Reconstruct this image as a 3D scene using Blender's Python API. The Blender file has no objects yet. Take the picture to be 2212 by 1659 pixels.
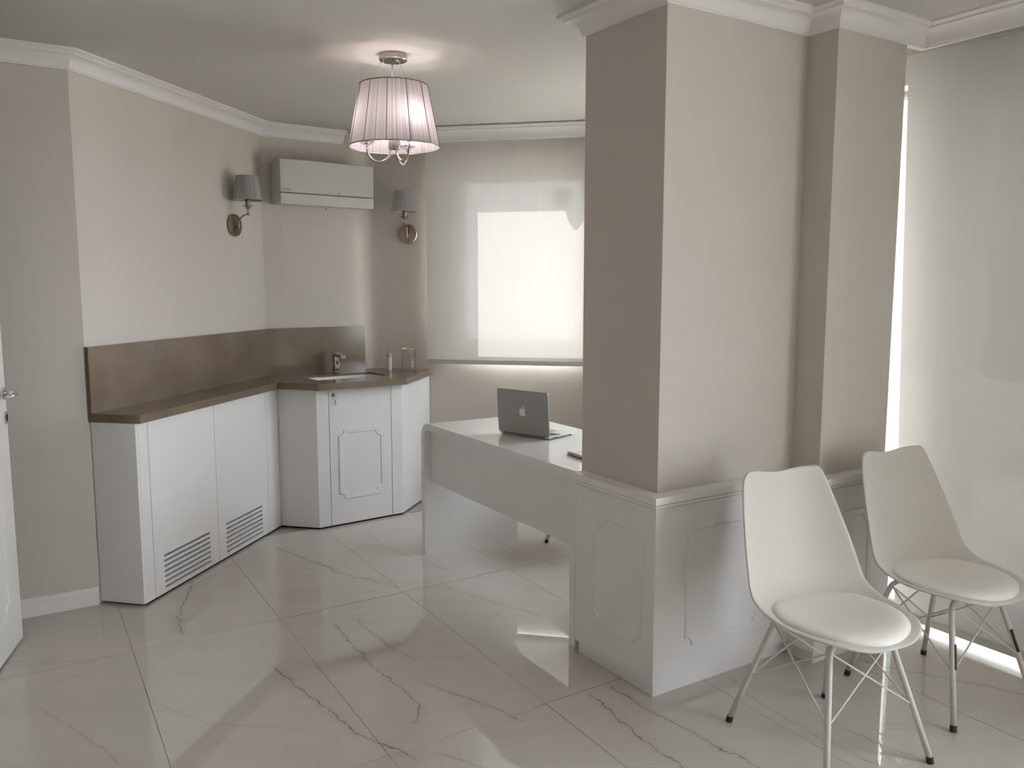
import bpy, bmesh, math, random
from mathutils import Vector, Matrix

random.seed(7)
sc = bpy.context.scene
COL = sc.collection
R = math.radians
PI = math.pi

# ------------------------------------------------------------------ camera
cam_d = bpy.data.cameras.new("camera")
cam = bpy.data.objects.new("camera", cam_d)
COL.objects.link(cam)
cam.location = (0, 0, 1.5)
cam.rotation_euler = (R(90 - 6.8), 0, 0)
cam_d.sensor_fit = 'HORIZONTAL'
cam_d.sensor_width = 36.0
cam_d.lens = 36.0 * 1790.0 / 2212.0
cam_d.clip_start = 0.05
sc.camera = cam

# ------------------------------------------------------------------ view, world, sun
sc.view_settings.view_transform = 'Standard'
sc.view_settings.look = 'None'
sc.view_settings.gamma = 1.0
sc.view_settings.use_curve_mapping = False
sc.view_settings.exposure = 0.30
sc.cycles.use_denoising = True
sc.cycles.max_bounces = 8
sc.cycles.diffuse_bounces = 5
sc.cycles.glossy_bounces = 4
sc.cycles.transmission_bounces = 6
sc.cycles.transparent_max_bounces = 10
sc.cycles.use_adaptive_sampling = True
sc.cycles.adaptive_threshold = 0.025
sc.cycles.sample_clamp_indirect = 6.0
sc.cycles.caustics_reflective = False
sc.cycles.caustics_refractive = False

SKY = (0.90, 0.945, 1.08)
SKY_STRENGTH = 13.5
SUN_STRENGTH = 44.0
world = bpy.data.worlds.new("sky")
sc.world = world
world.use_nodes = True
wn = world.node_tree
wn.nodes.clear()
w_out = wn.nodes.new("ShaderNodeOutputWorld")
w_bg = wn.nodes.new("ShaderNodeBackground")
w_bg.inputs[0].default_value = (*SKY, 1)
w_bg.inputs[1].default_value = SKY_STRENGTH
wn.links.new(w_bg.outputs[0], w_out.inputs[0])

sun_d = bpy.data.lights.new("sun", 'SUN')
sun_d.energy = SUN_STRENGTH
sun_d.angle = R(0.5)
sun_d.color = (1.0, 0.97, 0.925)
sun = bpy.data.objects.new("sun", sun_d)
COL.objects.link(sun)
SUN_DIR = Vector((0.384, -1.101, -0.75)).normalized()
sun.rotation_euler = SUN_DIR.to_track_quat('-Z', 'Y').to_euler()
sun.location = (-3, 12, 8)


# ------------------------------------------------------------------ frames
class Fr:
    """A vertical plane: s runs along it, o out of it into the room, z up."""
    def __init__(self, p, az):
        self.p = Vector((p[0], p[1]))
        self.d = Vector((math.sin(R(az)), math.cos(R(az))))
        self.n = Vector((self.d.y, -self.d.x))
        self.az = az

    def xy(self, s, o=0.0):
        return self.p + self.d * s + self.n * o

    def pt(self, s, o, z):
        q = self.xy(s, o)
        return Vector((q.x, q.y, z))

    def mat(self, s, o, z):
        """local x along the wall, local -y into the room"""
        m = Matrix(((self.d.x, -self.n.x, 0, 0), (self.d.y, -self.n.y, 0, 0), (0, 0, 1, 0), (0, 0, 0, 1)))
        return Matrix.Translation(self.pt(s, o, z)) @ m


CEIL = 2.52
CROWN = 2.44
A = (-1.956, 3.782)
B = (-1.599, 5.396)
AO = Fr((-3.991, 2.510), 58.0)
LW = Fr(A, 12.46)
AC = Fr(B, 53.45)
SW = Fr((-0.975, 5.888), 97.9)
WW = Fr((-0.56, 5.83), 101.7)
PLf = Fr((0.283, 3.297), 147.9)
PRf = Fr((0.523, 2.915), 57.9)
PSf = Fr((1.131, 3.296), 147.9)
POf = Fr((1.203, 3.182), 57.9)
RW = Fr((0.53, 5.604), 147.9)


# ------------------------------------------------------------------ light portals in the real openings
def portal(F, s0, s1, z0, z1, o=-0.32):
    l = bpy.data.lights.new("sky_portal", 'AREA')
    l.shape = 'RECTANGLE'
    l.size = s1 - s0
    l.size_y = z1 - z0
    l.cycles.is_portal = True
    ob = bpy.data.objects.new("sky_portal", l)
    COL.objects.link(ob)
    ob.location = F.pt((s0 + s1) / 2, o, (z0 + z1) / 2)
    ob.rotation_euler = Vector((F.n.x, F.n.y, 0)).to_track_quat('-Z', 'Z').to_euler()
    return ob


portal(WW, 0.06, 1.10, 0.97, 2.36)
portal(RW, 0.25, 1.78, 0.85, 2.12)
portal(RW, 2.09, 3.85, 0.02, 2.36)
portal(RW, 4.35, 7.10, 0.05, 2.42)


# ------------------------------------------------------------------ materials
def new_mat(name):
    m = bpy.data.materials.new(name)
    m.use_nodes = True
    nt = m.node_tree
    nt.nodes.clear()
    out = nt.nodes.new("ShaderNodeOutputMaterial")
    return m, nt, out


def N(nt, kind, **kw):
    n = nt.nodes.new(kind)
    for k, v in kw.items():
        setattr(n, k, v)
    return n


def principled(name, col, rough=0.5, metal=0.0, spec=0.5, noise=0.0, nscale=40.0, bump=0.0, bscale=200.0, coat=0.0,
               trans=0.0, aniso=0.0, emit=None, estr=0.0):
    m, nt, out = new_mat(name)
    b = N(nt, "ShaderNodeBsdfPrincipled")
    b.inputs["Base Color"].default_value = (*col, 1)
    b.inputs["Roughness"].default_value = rough
    b.inputs["Metallic"].default_value = metal
    b.inputs["Specular IOR Level"].default_value = spec
    b.inputs["Coat Weight"].default_value = coat
    b.inputs["Coat Roughness"].default_value = 0.05
    b.inputs["Transmission Weight"].default_value = trans
    if emit:
        b.inputs["Emission Color"].default_value = (*emit, 1)
        b.inputs["Emission Strength"].default_value = estr
    tc = N(nt, "ShaderNodeTexCoord")
    if noise > 0:
        nz = N(nt, "ShaderNodeTexNoise")
        nz.inputs["Scale"].default_value = nscale
        nz.inputs["Detail"].default_value = 4
        nt.links.new(tc.outputs["Object"], nz.inputs["Vector"])
        mx = N(nt, "ShaderNodeMix", data_type='RGBA')
        mx.inputs[6].default_value = (*[c * (1 - noise) for c in col], 1)
        mx.inputs[7].default_value = (*[min(1, c * (1 + noise)) for c in col], 1)
        nt.links.new(nz.outputs["Fac"], mx.inputs[0])
        nt.links.new(mx.outputs[2], b.inputs["Base Color"])
    if bump > 0:
        nb = N(nt, "ShaderNodeTexNoise")
        nb.inputs["Scale"].default_value = bscale
        nb.inputs["Detail"].default_value = 3
        nt.links.new(tc.outputs["Object"], nb.inputs["Vector"])
        bp = N(nt, "ShaderNodeBump")
        bp.inputs["Strength"].default_value = bump
        bp.inputs["Distance"].default_value = 0.002
        nt.links.new(nb.outputs["Fac"], bp.inputs["Height"])
        nt.links.new(bp.outputs[0], b.inputs["Normal"])
    nt.links.new(b.outputs[0], out.inputs[0])
    return m


M = {}
M['wall'] = principled("wall_paint", (0.605, 0.560, 0.510), 0.75, spec=0.25, noise=0.02, nscale=3, bump=0.08, bscale=260)
M['ceiling'] = principled("ceiling_paint", (0.60, 0.575, 0.535), 0.85, spec=0.15, noise=0.015, nscale=2, bump=0.06, bscale=200)
M['trim'] = principled("trim_white", (0.81, 0.785, 0.765), 0.45, spec=0.4, bump=0.03, bscale=120)
M['lacquer'] = principled("white_lacquer", (0.79, 0.775, 0.765), 0.32, spec=0.45, noise=0.01, nscale=8)
M['desk'] = principled("desk_lacquer", (0.80, 0.79, 0.78), 0.16, spec=0.5, noise=0.008, nscale=10)
M['door'] = principled("door_lacquer", (0.74, 0.72, 0.695), 0.35, spec=0.45, noise=0.01, nscale=8)
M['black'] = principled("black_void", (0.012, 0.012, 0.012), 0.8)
M['rubber'] = principled("black_rubber", (0.02, 0.02, 0.02), 0.6, noise=0.1, nscale=90)
M['chrome'] = principled("chrome", (0.75, 0.76, 0.77), 0.08, metal=1.0, noise=0.02, nscale=20)
M['nickel'] = principled("brushed_nickel", (0.44, 0.41, 0.375), 0.24, metal=1.0, noise=0.06, nscale=60)
M['bronze'] = principled("satin_bronze", (0.34, 0.275, 0.215), 0.22, metal=1.0, noise=0.05, nscale=50)
M['brass'] = principled("aged_brass", (0.40, 0.32, 0.20), 0.3, metal=1.0, noise=0.05, nscale=60)
M['gold'] = principled("gold_rim", (0.80, 0.58, 0.24), 0.2, metal=1.0)
M['plastic'] = principled("offwhite_plastic", (0.58, 0.57, 0.53), 0.4, spec=0.4, noise=0.01, nscale=20)
M['ceramic'] = principled("white_ceramic", (0.85, 0.85, 0.83), 0.1, spec=0.6)
M['shell'] = principled("chair_polypropylene", (0.66, 0.63, 0.58), 0.5, spec=0.4, bump=0.04, bscale=500, noise=0.01, nscale=30)
M['cushion'] = principled("chair_faux_leather", (0.84, 0.81, 0.76), 0.45, spec=0.4, bump=0.12, bscale=350, noise=0.012, nscale=60)
M['leg'] = principled("chair_painted_steel", (0.62, 0.595, 0.56), 0.38, spec=0.45, noise=0.02, nscale=80)
M['alu'] = principled("anodised_aluminium", (0.36, 0.355, 0.335), 0.42, metal=0.75, noise=0.015, nscale=300)
M['alu_light'] = principled("aluminium_deck", (0.72, 0.73, 0.73), 0.4, metal=0.6)
M['logo'] = principled("logo_white", (0.80, 0.77, 0.72), 0.35)
M['key'] = principled("key_black", (0.03, 0.03, 0.032), 0.45)
M['screen'] = principled("screen_glass", (0.01, 0.01, 0.012), 0.08)
M['ink'] = principled("grey_print", (0.10, 0.10, 0.10), 0.5)
M['ink_light'] = principled("pale_print", (0.36, 0.35, 0.33), 0.5)
M['red'] = principled("red_print", (0.55, 0.07, 0.06), 0.4)
M['paper'] = principled("paper", (0.78, 0.78, 0.80), 0.6, noise=0.02, nscale=30)
M['cover'] = principled("notebook_cover", (0.62, 0.62, 0.66), 0.25, noise=0.03, nscale=25)
M['cover_red'] = principled("notebook_back_cover", (0.42, 0.05, 0.05), 0.4, noise=0.05, nscale=30)
M['wood'] = principled("pale_wood", (0.62, 0.45, 0.31), 0.6, noise=0.15, nscale=60)
M['reed'] = principled("rattan_reed", (0.52, 0.32, 0.16), 0.7, noise=0.2, nscale=90)
M['label_paper'] = principled("pale_bottle", (0.72, 0.68, 0.64), 0.35, noise=0.02, nscale=40)
M['frame_white'] = principled("window_frame_white", (0.80, 0.79, 0.77), 0.35, noise=0.01, nscale=20)
M['cord'] = principled("white_cord", (0.80, 0.78, 0.74), 0.6)
M['grout'] = principled("grout", (0.30, 0.28, 0.25), 0.9, noise=0.1, nscale=30)
M['concrete'] = principled("outside_paving", (0.55, 0.53, 0.49), 0.9, noise=0.1, nscale=6)
M['render'] = principled("outside_render", (0.62, 0.56, 0.48), 0.9, noise=0.06, nscale=5)
M['slate'] = principled("blue_grey_backdrop", (0.105, 0.125, 0.145), 0.8, noise=0.08, nscale=3)  # colour picked so daylight in the gap beside the blind looks pale blue
M['bark'] = principled("bark", (0.12, 0.09, 0.07), 0.9, noise=0.3, nscale=20)
M['leaf'] = principled("leaf_green", (0.16, 0.22, 0.09), 0.6, noise=0.35, nscale=9)
M['bulb'] = principled("frosted_bulb", (1, 0.95, 0.95), 0.4, emit=(1.0, 0.86, 0.84), estr=58.0)


def mat_stone():
    m, nt, out = new_mat("taupe_quartz")
    b = N(nt, "ShaderNodeBsdfPrincipled")
    tc = N(nt, "ShaderNodeTexCoord")
    n1 = N(nt, "ShaderNodeTexNoise")
    n1.inputs["Scale"].default_value = 4.0
    n1.inputs["Detail"].default_value = 6
    n2 = N(nt, "ShaderNodeTexNoise")
    n2.inputs["Scale"].default_value = 260.0
    n2.inputs["Detail"].default_value = 2
    v = N(nt, "ShaderNodeTexVoronoi")
    v.inputs["Scale"].default_value = 26.0
    for t in (n1, n2, v):
        nt.links.new(tc.outputs["Object"], t.inputs["Vector"])
    r1 = N(nt, "ShaderNodeValToRGB")
    r1.color_ramp.elements[0].position = 0.3
    r1.color_ramp.elements[0].color = (0.165, 0.122, 0.085, 1)
    r1.color_ramp.elements[1].position = 0.7
    r1.color_ramp.elements[1].color = (0.215, 0.165, 0.120, 1)
    nt.links.new(n1.outputs["Fac"], r1.inputs[0])
    mx = N(nt, "ShaderNodeMix", data_type='RGBA', blend_type='OVERLAY')
    mx.inputs[0].default_value = 0.18
    nt.links.new(r1.outputs[0], mx.inputs[6])
    nt.links.new(n2.outputs["Color"], mx.inputs[7])
    r2 = N(nt, "ShaderNodeValToRGB")
    r2.color_ramp.elements[0].position = 0.035
    r2.color_ramp.elements[0].color = (1, 1, 1, 1)
    r2.color_ramp.elements[1].position = 0.06
    r2.color_ramp.elements[1].color = (0, 0, 0, 1)
    nt.links.new(v.outputs["Distance"], r2.inputs[0])
    n3 = N(nt, "ShaderNodeTexNoise")
    n3.inputs["Scale"].default_value = 6.0
    nt.links.new(tc.outputs["Object"], n3.inputs["Vector"])
    mm = N(nt, "ShaderNodeMath", operation='MULTIPLY')
    gt = N(nt, "ShaderNodeMath", operation='GREATER_THAN')
    gt.inputs[1].default_value = 0.60
    nt.links.new(n3.outputs["Fac"], gt.inputs[0])
    nt.links.new(gt.outputs[0], mm.inputs[0])
    nt.links.new(r2.outputs[0], mm.inputs[1])
    m2 = N(nt, "ShaderNodeMix", data_type='RGBA')
    nt.links.new(mm.outputs[0], m2.inputs[0])
    nt.links.new(mx.outputs[2], m2.inputs[6])
    m2.inputs[7].default_value = (0.46, 0.41, 0.35, 1)
    nt.links.new(m2.outputs[2], b.inputs["Base Color"])
    b.inputs["Roughness"].default_value = 0.16
    nt.links.new(b.outputs[0], out.inputs[0])
    return m


M['stone'] = mat_stone()


def mat_thin_glass(name, tint=(1, 1, 1), refl=1.0):
    m, nt, out = new_mat(name)
    tr = N(nt, "ShaderNodeBsdfTransparent")
    tr.inputs[0].default_value = (*tint, 1)
    gl = N(nt, "ShaderNodeBsdfGlossy")
    gl.inputs["Roughness"].default_value = 0.02
    lw_ = N(nt, "ShaderNodeLayerWeight")
    lw_.inputs[0].default_value = 0.5
    pw = N(nt, "ShaderNodeMath", operation='POWER')
    pw.inputs[1].default_value = 4.0
    nt.links.new(lw_.outputs["Facing"], pw.inputs[0])
    mu = N(nt, "ShaderNodeMath", operation='MULTIPLY_ADD')
    mu.inputs[1].default_value = 0.75 * refl
    mu.inputs[2].default_value = 0.04 * refl
    mu.use_clamp = True
    nt.links.new(pw.outputs[0], mu.inputs[0])
    mx = N(nt, "ShaderNodeMixShader")
    nt.links.new(mu.outputs[0], mx.inputs[0])
    nt.links.new(tr.outputs[0], mx.inputs[1])
    nt.links.new(gl.outputs[0], mx.inputs[2])
    nt.links.new(mx.outputs[0], out.inputs[0])
    return m


M['pane'] = mat_thin_glass("window_glass", (0.95, 0.97, 0.96))
M['glass'] = mat_thin_glass("drinking_glass", (0.985, 0.99, 0.988), 1.0)
M['crystal'] = mat_thin_glass("crystal_glass", (0.90, 0.91, 0.92), 1.8)


def mat_blind(name, col, transp, transl):
    """open-weave roller fabric: some light straight through the holes, some scattered through the yarn"""
    m, nt, out = new_mat(name)
    tc = N(nt, "ShaderNodeTexCoord")
    nz = N(nt, "ShaderNodeTexNoise")
    nz.inputs["Scale"].default_value = 7.0
    mp = N(nt, "ShaderNodeMapping")
    mp.inputs["Scale"].default_value = (6, 6, 0.6)
    nt.links.new(tc.outputs["Object"], mp.inputs[0])
    nt.links.new(mp.outputs[0], nz.inputs["Vector"])
    cr = N(nt, "ShaderNodeMix", data_type='RGBA')
    cr.inputs[6].default_value = (*[c * 0.97 for c in col], 1)
    cr.inputs[7].default_value = (*[min(1, c * 1.03) for c in col], 1)
    nt.links.new(nz.outputs["Fac"], cr.inputs[0])
    di = N(nt, "ShaderNodeBsdfDiffuse")
    tl = N(nt, "ShaderNodeBsdfTranslucent")
    nt.links.new(cr.outputs[2], di.inputs[0])
    tint = N(nt, "ShaderNodeMix", data_type='RGBA', blend_type='MULTIPLY')
    tint.inputs[0].default_value = 1.0
    tint.inputs[7].default_value = (1.0, 0.975, 0.93, 1)
    nt.links.new(cr.outputs[2], tint.inputs[6])
    nt.links.new(tint.outputs[2], tl.inputs[0])
    m1 = N(nt, "ShaderNodeMixShader")
    m1.inputs[0].default_value = transl
    nt.links.new(di.outputs[0], m1.inputs[1])
    nt.links.new(tl.outputs[0], m1.inputs[2])
    tr = N(nt, "ShaderNodeBsdfTransparent")
    m2 = N(nt, "ShaderNodeMixShader")
    m2.inputs[0].default_value = transp
    nt.links.new(m1.outputs[0], m2.inputs[1])
    nt.links.new(tr.outputs[0], m2.inputs[2])
    nt.links.new(m2.outputs[0], out.inputs[0])
    return m


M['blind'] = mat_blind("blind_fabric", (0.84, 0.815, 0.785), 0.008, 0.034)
M['blind_dimmed'] = mat_blind("blind_fabric_dimmed", (0.66, 0.655, 0.645), 0.008, 0.018)  # same fabric coloured darker, standing in for dimmer daylight behind the tall blind
M['blind_bar'] = principled("blind_bar_fabric", (0.50, 0.48, 0.44), 0.6, noise=0.02, nscale=40)


def mat_shade(name, col, transl, transp, stripes):
    """pleated thread shade: fine vertical threads round the cone"""
    m, nt, out = new_mat(name)
    at = N(nt, "ShaderNodeAttribute", attribute_name="turn")
    w = N(nt, "ShaderNodeMath", operation='MULTIPLY')
    w.inputs[1].default_value = stripes
    nt.links.new(at.outputs["Fac"], w.inputs[0])
    cx = N(nt, "ShaderNodeCombineXYZ")
    nt.links.new(w.outputs[0], cx.inputs[0])
    n1 = N(nt, "ShaderNodeTexNoise")
    n1.inputs["Scale"].default_value = 1.0
    n1.inputs["Detail"].default_value = 6
    n1.inputs["Roughness"].default_value = 0.7
    nt.links.new(cx.outputs[0], n1.inputs["Vector"])
    rp = N(nt, "ShaderNodeValToRGB")
    rp.color_ramp.elements[0].position = 0.32
    rp.color_ramp.elements[0].color = (*[c * 0.40 for c in col], 1)
    rp.color_ramp.elements[1].position = 0.62
    rp.color_ramp.elements[1].color = (*col, 1)
    nt.links.new(n1.outputs["Fac"], rp.inputs[0])
    di = N(nt, "ShaderNodeBsdfDiffuse")
    gl = N(nt, "ShaderNodeBsdfGlossy")
    gl.inputs["Roughness"].default_value = 0.35
    tl = N(nt, "ShaderNodeBsdfTranslucent")
    nt.links.new(rp.outputs[0], di.inputs[0])
    nt.links.new(rp.outputs[0], tl.inputs[0])
    nt.links.new(rp.outputs[0], gl.inputs[0])
    bp = N(nt, "ShaderNodeBump")
    bp.inputs["Strength"].default_value = 0.35
    bp.inputs["Distance"].default_value = 0.002
    nt.links.new(n1.outputs["Fac"], bp.inputs["Height"])
    nt.links.new(bp.outputs[0], di.inputs["Normal"])
    nt.links.new(bp.outputs[0], gl.inputs["Normal"])
    m0 = N(nt, "ShaderNodeMixShader")
    m0.inputs[0].default_value = 0.12
    nt.links.new(di.outputs[0], m0.inputs[1])
    nt.links.new(gl.outputs[0], m0.inputs[2])
    m1 = N(nt, "ShaderNodeMixShader")
    m1.inputs[0].default_value = transl
    nt.links.new(m0.outputs[0], m1.inputs[1])
    nt.links.new(tl.outputs[0], m1.inputs[2])
    tr = N(nt, "ShaderNodeBsdfTransparent")
    m2 = N(nt, "ShaderNodeMixShader")
    m2.inputs[0].default_value = transp
    nt.links.new(m1.outputs[0], m2.inputs[1])
    nt.links.new(tr.outputs[0], m2.inputs[2])
    nt.links.new(m2.outputs[0], out.inputs[0])
    return m


M['shade'] = mat_shade("pendant_thread_shade", (0.60, 0.565, 0.575), 0.26, 0.0, 130.0)
M['shade_lining'] = principled("shade_lining", (0.82, 0.80, 0.86), 0.6)
M['sconce_shade'] = mat_shade("sconce_thread_shade", (0.60, 0.59, 0.585), 0.30, 0.03, 90.0)
M['seam'] = principled("shade_seam", (0.20, 0.18, 0.18), 0.6)


def vein_group():
    g = bpy.data.node_groups.new("marble_vein", 'ShaderNodeTree')
    it = g.interface
    for nm, tp in (("Pos", 'NodeSocketVector'), ("A", 'NodeSocketVector'), ("B", 'NodeSocketVector'), ("Wobble", 'NodeSocketVector'),
                   ("Width", 'NodeSocketFloat'), ("Strength", 'NodeSocketFloat')):
        it.new_socket(nm, in_out='INPUT', socket_type=tp)
    it.new_socket("Mask", in_out='OUTPUT', socket_type='NodeSocketFloat')
    gi = N(g, "NodeGroupInput")
    go = N(g, "NodeGroupOutput")
    L = g.links.new

    def vm(op, a, b=None):
        n = N(g, "ShaderNodeVectorMath", operation=op)
        L(a, n.inputs[0])
        if b is not None:
            L(b, n.inputs[1])
        return n

    def mt(op, a, b, clamp=False):
        n = N(g, "ShaderNodeMath", operation=op)
        n.use_clamp = clamp
        for i, x in enumerate((a, b)):
            if isinstance(x, (int, float)):
                n.inputs[i].default_value = x
            else:
                L(x, n.inputs[i])
        return n.outputs[0]

    p = vm('ADD', gi.outputs["Pos"], gi.outputs["Wobble"]).outputs[0]
    ab = vm('SUBTRACT', gi.outputs["B"], gi.outputs["A"]).outputs[0]
    ap = vm('SUBTRACT', p, gi.outputs["A"]).outputs[0]
    dot = vm('DOT_PRODUCT', ap, ab).outputs["Value"]
    l2 = vm('DOT_PRODUCT', ab, ab).outputs["Value"]
    t = mt('DIVIDE', dot, l2, True)
    sc_ = N(g, "ShaderNodeVectorMath", operation='SCALE')
    L(ab, sc_.inputs[0])
    L(t, sc_.inputs["Scale"])
    dd = vm('DISTANCE', ap, sc_.outputs[0]).outputs["Value"]
    q = mt('DIVIDE', dd, gi.outputs["Width"])
    inv = mt('SUBTRACT', 1.0, q, True)
    halo = mt('MULTIPLY', mt('SUBTRACT', 1.0, mt('DIVIDE', q, 9.0), True), 0.14)
    L(mt('MULTIPLY', mt('MAXIMUM', mt('POWER', inv, 0.7), halo), gi.outputs["Strength"]), go.inputs[0])
    return g


def mat_tile(veins):
    m, nt, out = new_mat("polished_marble_tile")
    L = nt.links.new
    geo = N(nt, "ShaderNodeNewGeometry")
    pos = geo.outputs["Position"]
    # wobble shared by all veins
    wz = N(nt, "ShaderNodeTexNoise")
    wz.inputs["Scale"].default_value = 13.0
    wz.inputs["Detail"].default_value = 5
    wz.inputs["Roughness"].default_value = 0.62
    L(pos, wz.inputs["Vector"])
    ws = N(nt, "ShaderNodeVectorMath", operation='SUBTRACT')
    ws.inputs[1].default_value = (0.5, 0.5, 0.5)
    L(wz.outputs["Color"], ws.inputs[0])
    wsc = N(nt, "ShaderNodeVectorMath", operation='MULTIPLY')
    wsc.inputs[1].default_value = (0.060, 0.060, 0.0)
    L(ws.outputs[0], wsc.inputs[0])
    g = VEIN_GROUP
    # thickness variation along the veins
    tn = N(nt, "ShaderNodeTexNoise")
    tn.inputs["Scale"].default_value = 14.0
    L(pos, tn.inputs["Vector"])
    tm = N(nt, "ShaderNodeMapRange")
    tm.inputs[1].default_value = 0.3
    tm.inputs[2].default_value = 0.7
    tm.inputs[3].default_value = 0.0018
    tm.inputs[4].default_value = 0.0048
    L(tn.outputs["Fac"], tm.inputs[0])
    last = None
    for a, b, st in veins:
        if True:
            n = N(nt, "ShaderNodeGroup")
            n.node_tree = g
            n.inputs["A"].default_value = (a[0], a[1], 0)
            n.inputs["B"].default_value = (b[0], b[1], 0)
            n.inputs["Strength"].default_value = st
            L(tm.outputs[0], n.inputs["Width"])
            fl = N(nt, "ShaderNodeVectorMath", operation='MULTIPLY')
            fl.inputs[1].default_value = (1, 1, 0)
            L(pos, fl.inputs[0])
            L(fl.outputs[0], n.inputs["Pos"])
            L(wsc.outputs[0], n.inputs["Wobble"])
            if last is None:
                last = n.outputs[0]
            else:
                mx = N(nt, "ShaderNodeMath", operation='MAXIMUM')
                L(last, mx.inputs[0])
                L(n.outputs[0], mx.inputs[1])
                last = mx.outputs[0]
    # faint hairline veining and clouds everywhere, running with the strong veins
    mp = N(nt, "ShaderNodeMapping")
    mp.inputs["Rotation"].default_value = (0, 0, R(35))
    mp.inputs["Scale"].default_value = (0.55, 3.0, 1)
    oi = N(nt, "ShaderNodeObjectInfo")
    ad = N(nt, "ShaderNodeVectorMath", operation='ADD')
    rs = N(nt, "ShaderNodeMath", operation='MULTIPLY')
    rs.inputs[1].default_value = 40.0
    L(oi.outputs["Random"], rs.inputs[0])
    L(pos, ad.inputs[0])
    L(rs.outputs[0], ad.inputs[1])
    L(ad.outputs[0], mp.inputs[0])
    cz = N(nt, "ShaderNodeTexNoise")
    cz.inputs["Scale"].default_value = 2.2
    cz.inputs["Detail"].default_value = 7
    cz.inputs["Distortion"].default_value = 0.8
    L(mp.outputs[0], cz.inputs["Vector"])
    ab = N(nt, "ShaderNodeMath", operation='SUBTRACT')
    ab.inputs[1].default_value = 0.5
    L(cz.outputs["Fac"], ab.inputs[0])
    ab2 = N(nt, "ShaderNodeMath", operation='ABSOLUTE')
    L(ab.outputs[0], ab2.inputs[0])
    hr = N(nt, "ShaderNodeMapRange")
    hr.inputs[1].default_value = 0.0
    hr.inputs[2].default_value = 0.012
    hr.inputs[3].default_value = 0.16
    hr.inputs[4].default_value = 0.0
    L(ab2.outputs[0], hr.inputs[0])
    gate = N(nt, "ShaderNodeTexNoise")
    gate.inputs["Scale"].default_value = 1.7
    L(ad.outputs[0], gate.inputs["Vector"])
    gr = N(nt, "ShaderNodeMapRange")
    gr.inputs[1].default_value = 0.5
    gr.inputs[2].default_value = 0.62
    L(gate.outputs["Fac"], gr.inputs[0])
    hm = N(nt, "ShaderNodeMath", operation='MULTIPLY')
    L(hr.outputs[0], hm.inputs[0])
    L(gr.outputs[0], hm.inputs[1])
    allv = N(nt, "ShaderNodeMath", operation='MAXIMUM')
    if last is not None:
        L(last, allv.inputs[0])
    L(hm.outputs[0], allv.inputs[1])
    base = N(nt, "ShaderNodeMix", data_type='RGBA')
    base.inputs[6].default_value = (0.520, 0.482, 0.435, 1)
    base.inputs[7].default_value = (0.615, 0.578, 0.530, 1)
    L(cz.outputs["Fac"], base.inputs[0])
    colr = N(nt, "ShaderNodeMix", data_type='RGBA')
    colr.inputs[7].default_value = (0.155, 0.125, 0.10, 1)
    L(allv.outputs[0], colr.inputs[0])
    L(base.outputs[2], colr.inputs[6])
    b = N(nt, "ShaderNodeBsdfPrincipled")
    L(colr.outputs[2], b.inputs["Base Color"])
    b.inputs["Roughness"].default_value = 0.012
    b.inputs["Specular IOR Level"].default_value = 0.75
    L(b.outputs[0], out.inputs[0])
    return m


# ------------------------------------------------------------------ mesh helpers
def obj(name, bm, mat, parent=None, base=None, smooth=False, local=False):
    """link bm as one mesh object. bm is in world metres (local=True: in the parent's space)."""
    me = bpy.data.meshes.new(name)
    bmesh.ops.recalc_face_normals(bm, faces=bm.faces)
    if smooth:
        for f in bm.faces:
            f.smooth = True
    if base is not None:
        bmesh.ops.translate(bm, verts=bm.verts, vec=-Vector(base))
    elif parent is not None and not local:
        w = parent.get("_w")
        bmesh.ops.translate(bm, verts=bm.verts, vec=-Vector(w))
    bm.to_mesh(me)
    bm.free()
    o = bpy.data.objects.new(name, me)
    COL.objects.link(o)
    if mat is not None:
        me.materials.append(M[mat] if isinstance(mat, str) else mat)
    if parent is not None:
        o.parent = parent
        o["_w"] = list(parent.get("_w", (0, 0, 0)))
    else:
        o.location = base if base is not None else (0, 0, 0)
        o["_w"] = list(o.location)
    return o


def smooth_by_angle(o, ang=35):
    me = o.data
    bm = bmesh.new()
    bm.from_mesh(me)
    for f in bm.faces:
        f.smooth = True
    for e in bm.edges:
        if len(e.link_faces) == 2 and e.calc_face_angle(0) > R(ang):
            e.smooth = False
    bm.to_mesh(me)
    bm.free()
    return o


def tag(o, label=None, cat=None, group=None, kind=None):
    if label:
        o["label"] = label
    if cat:
        o["category"] = cat
    if group:
        o["group"] = group
    if kind:
        o["kind"] = kind
    return o


def thing(name, loc, label=None, cat=None, rotz=0.0, group=None, kind=None):
    o = bpy.data.objects.new(name, None)
    o.empty_display_size = 0.05
    COL.objects.link(o)
    o.location = loc
    o.rotation_euler = (0, 0, rotz)
    o["_w"] = list(loc)
    return tag(o, label, cat, group, kind)


def hexa(bm, p):
    """8 points: bottom ring then top ring"""
    v = [bm.verts.new(q) for q in p]
    for f in ((0, 1, 2, 3), (7, 6, 5, 4), (0, 4, 5, 1), (1, 5, 6, 2), (2, 6, 7, 3), (3, 7, 4, 0)):
        bm.faces.new([v[i] for i in f])
    return v


def fbox(bm, F, s0, s1, o0, o1, z0, z1, bev=0.0, seg=2):
    t = bmesh.new() if bev else bm
    hexa(t, [F.pt(s0, o0, z0), F.pt(s1, o0, z0), F.pt(s1, o1, z0), F.pt(s0, o1, z0),
             F.pt(s0, o0, z1), F.pt(s1, o0, z1), F.pt(s1, o1, z1), F.pt(s0, o1, z1)])
    if bev:
        merge_bevel(bm, t, bev, seg)
    return bm


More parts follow.
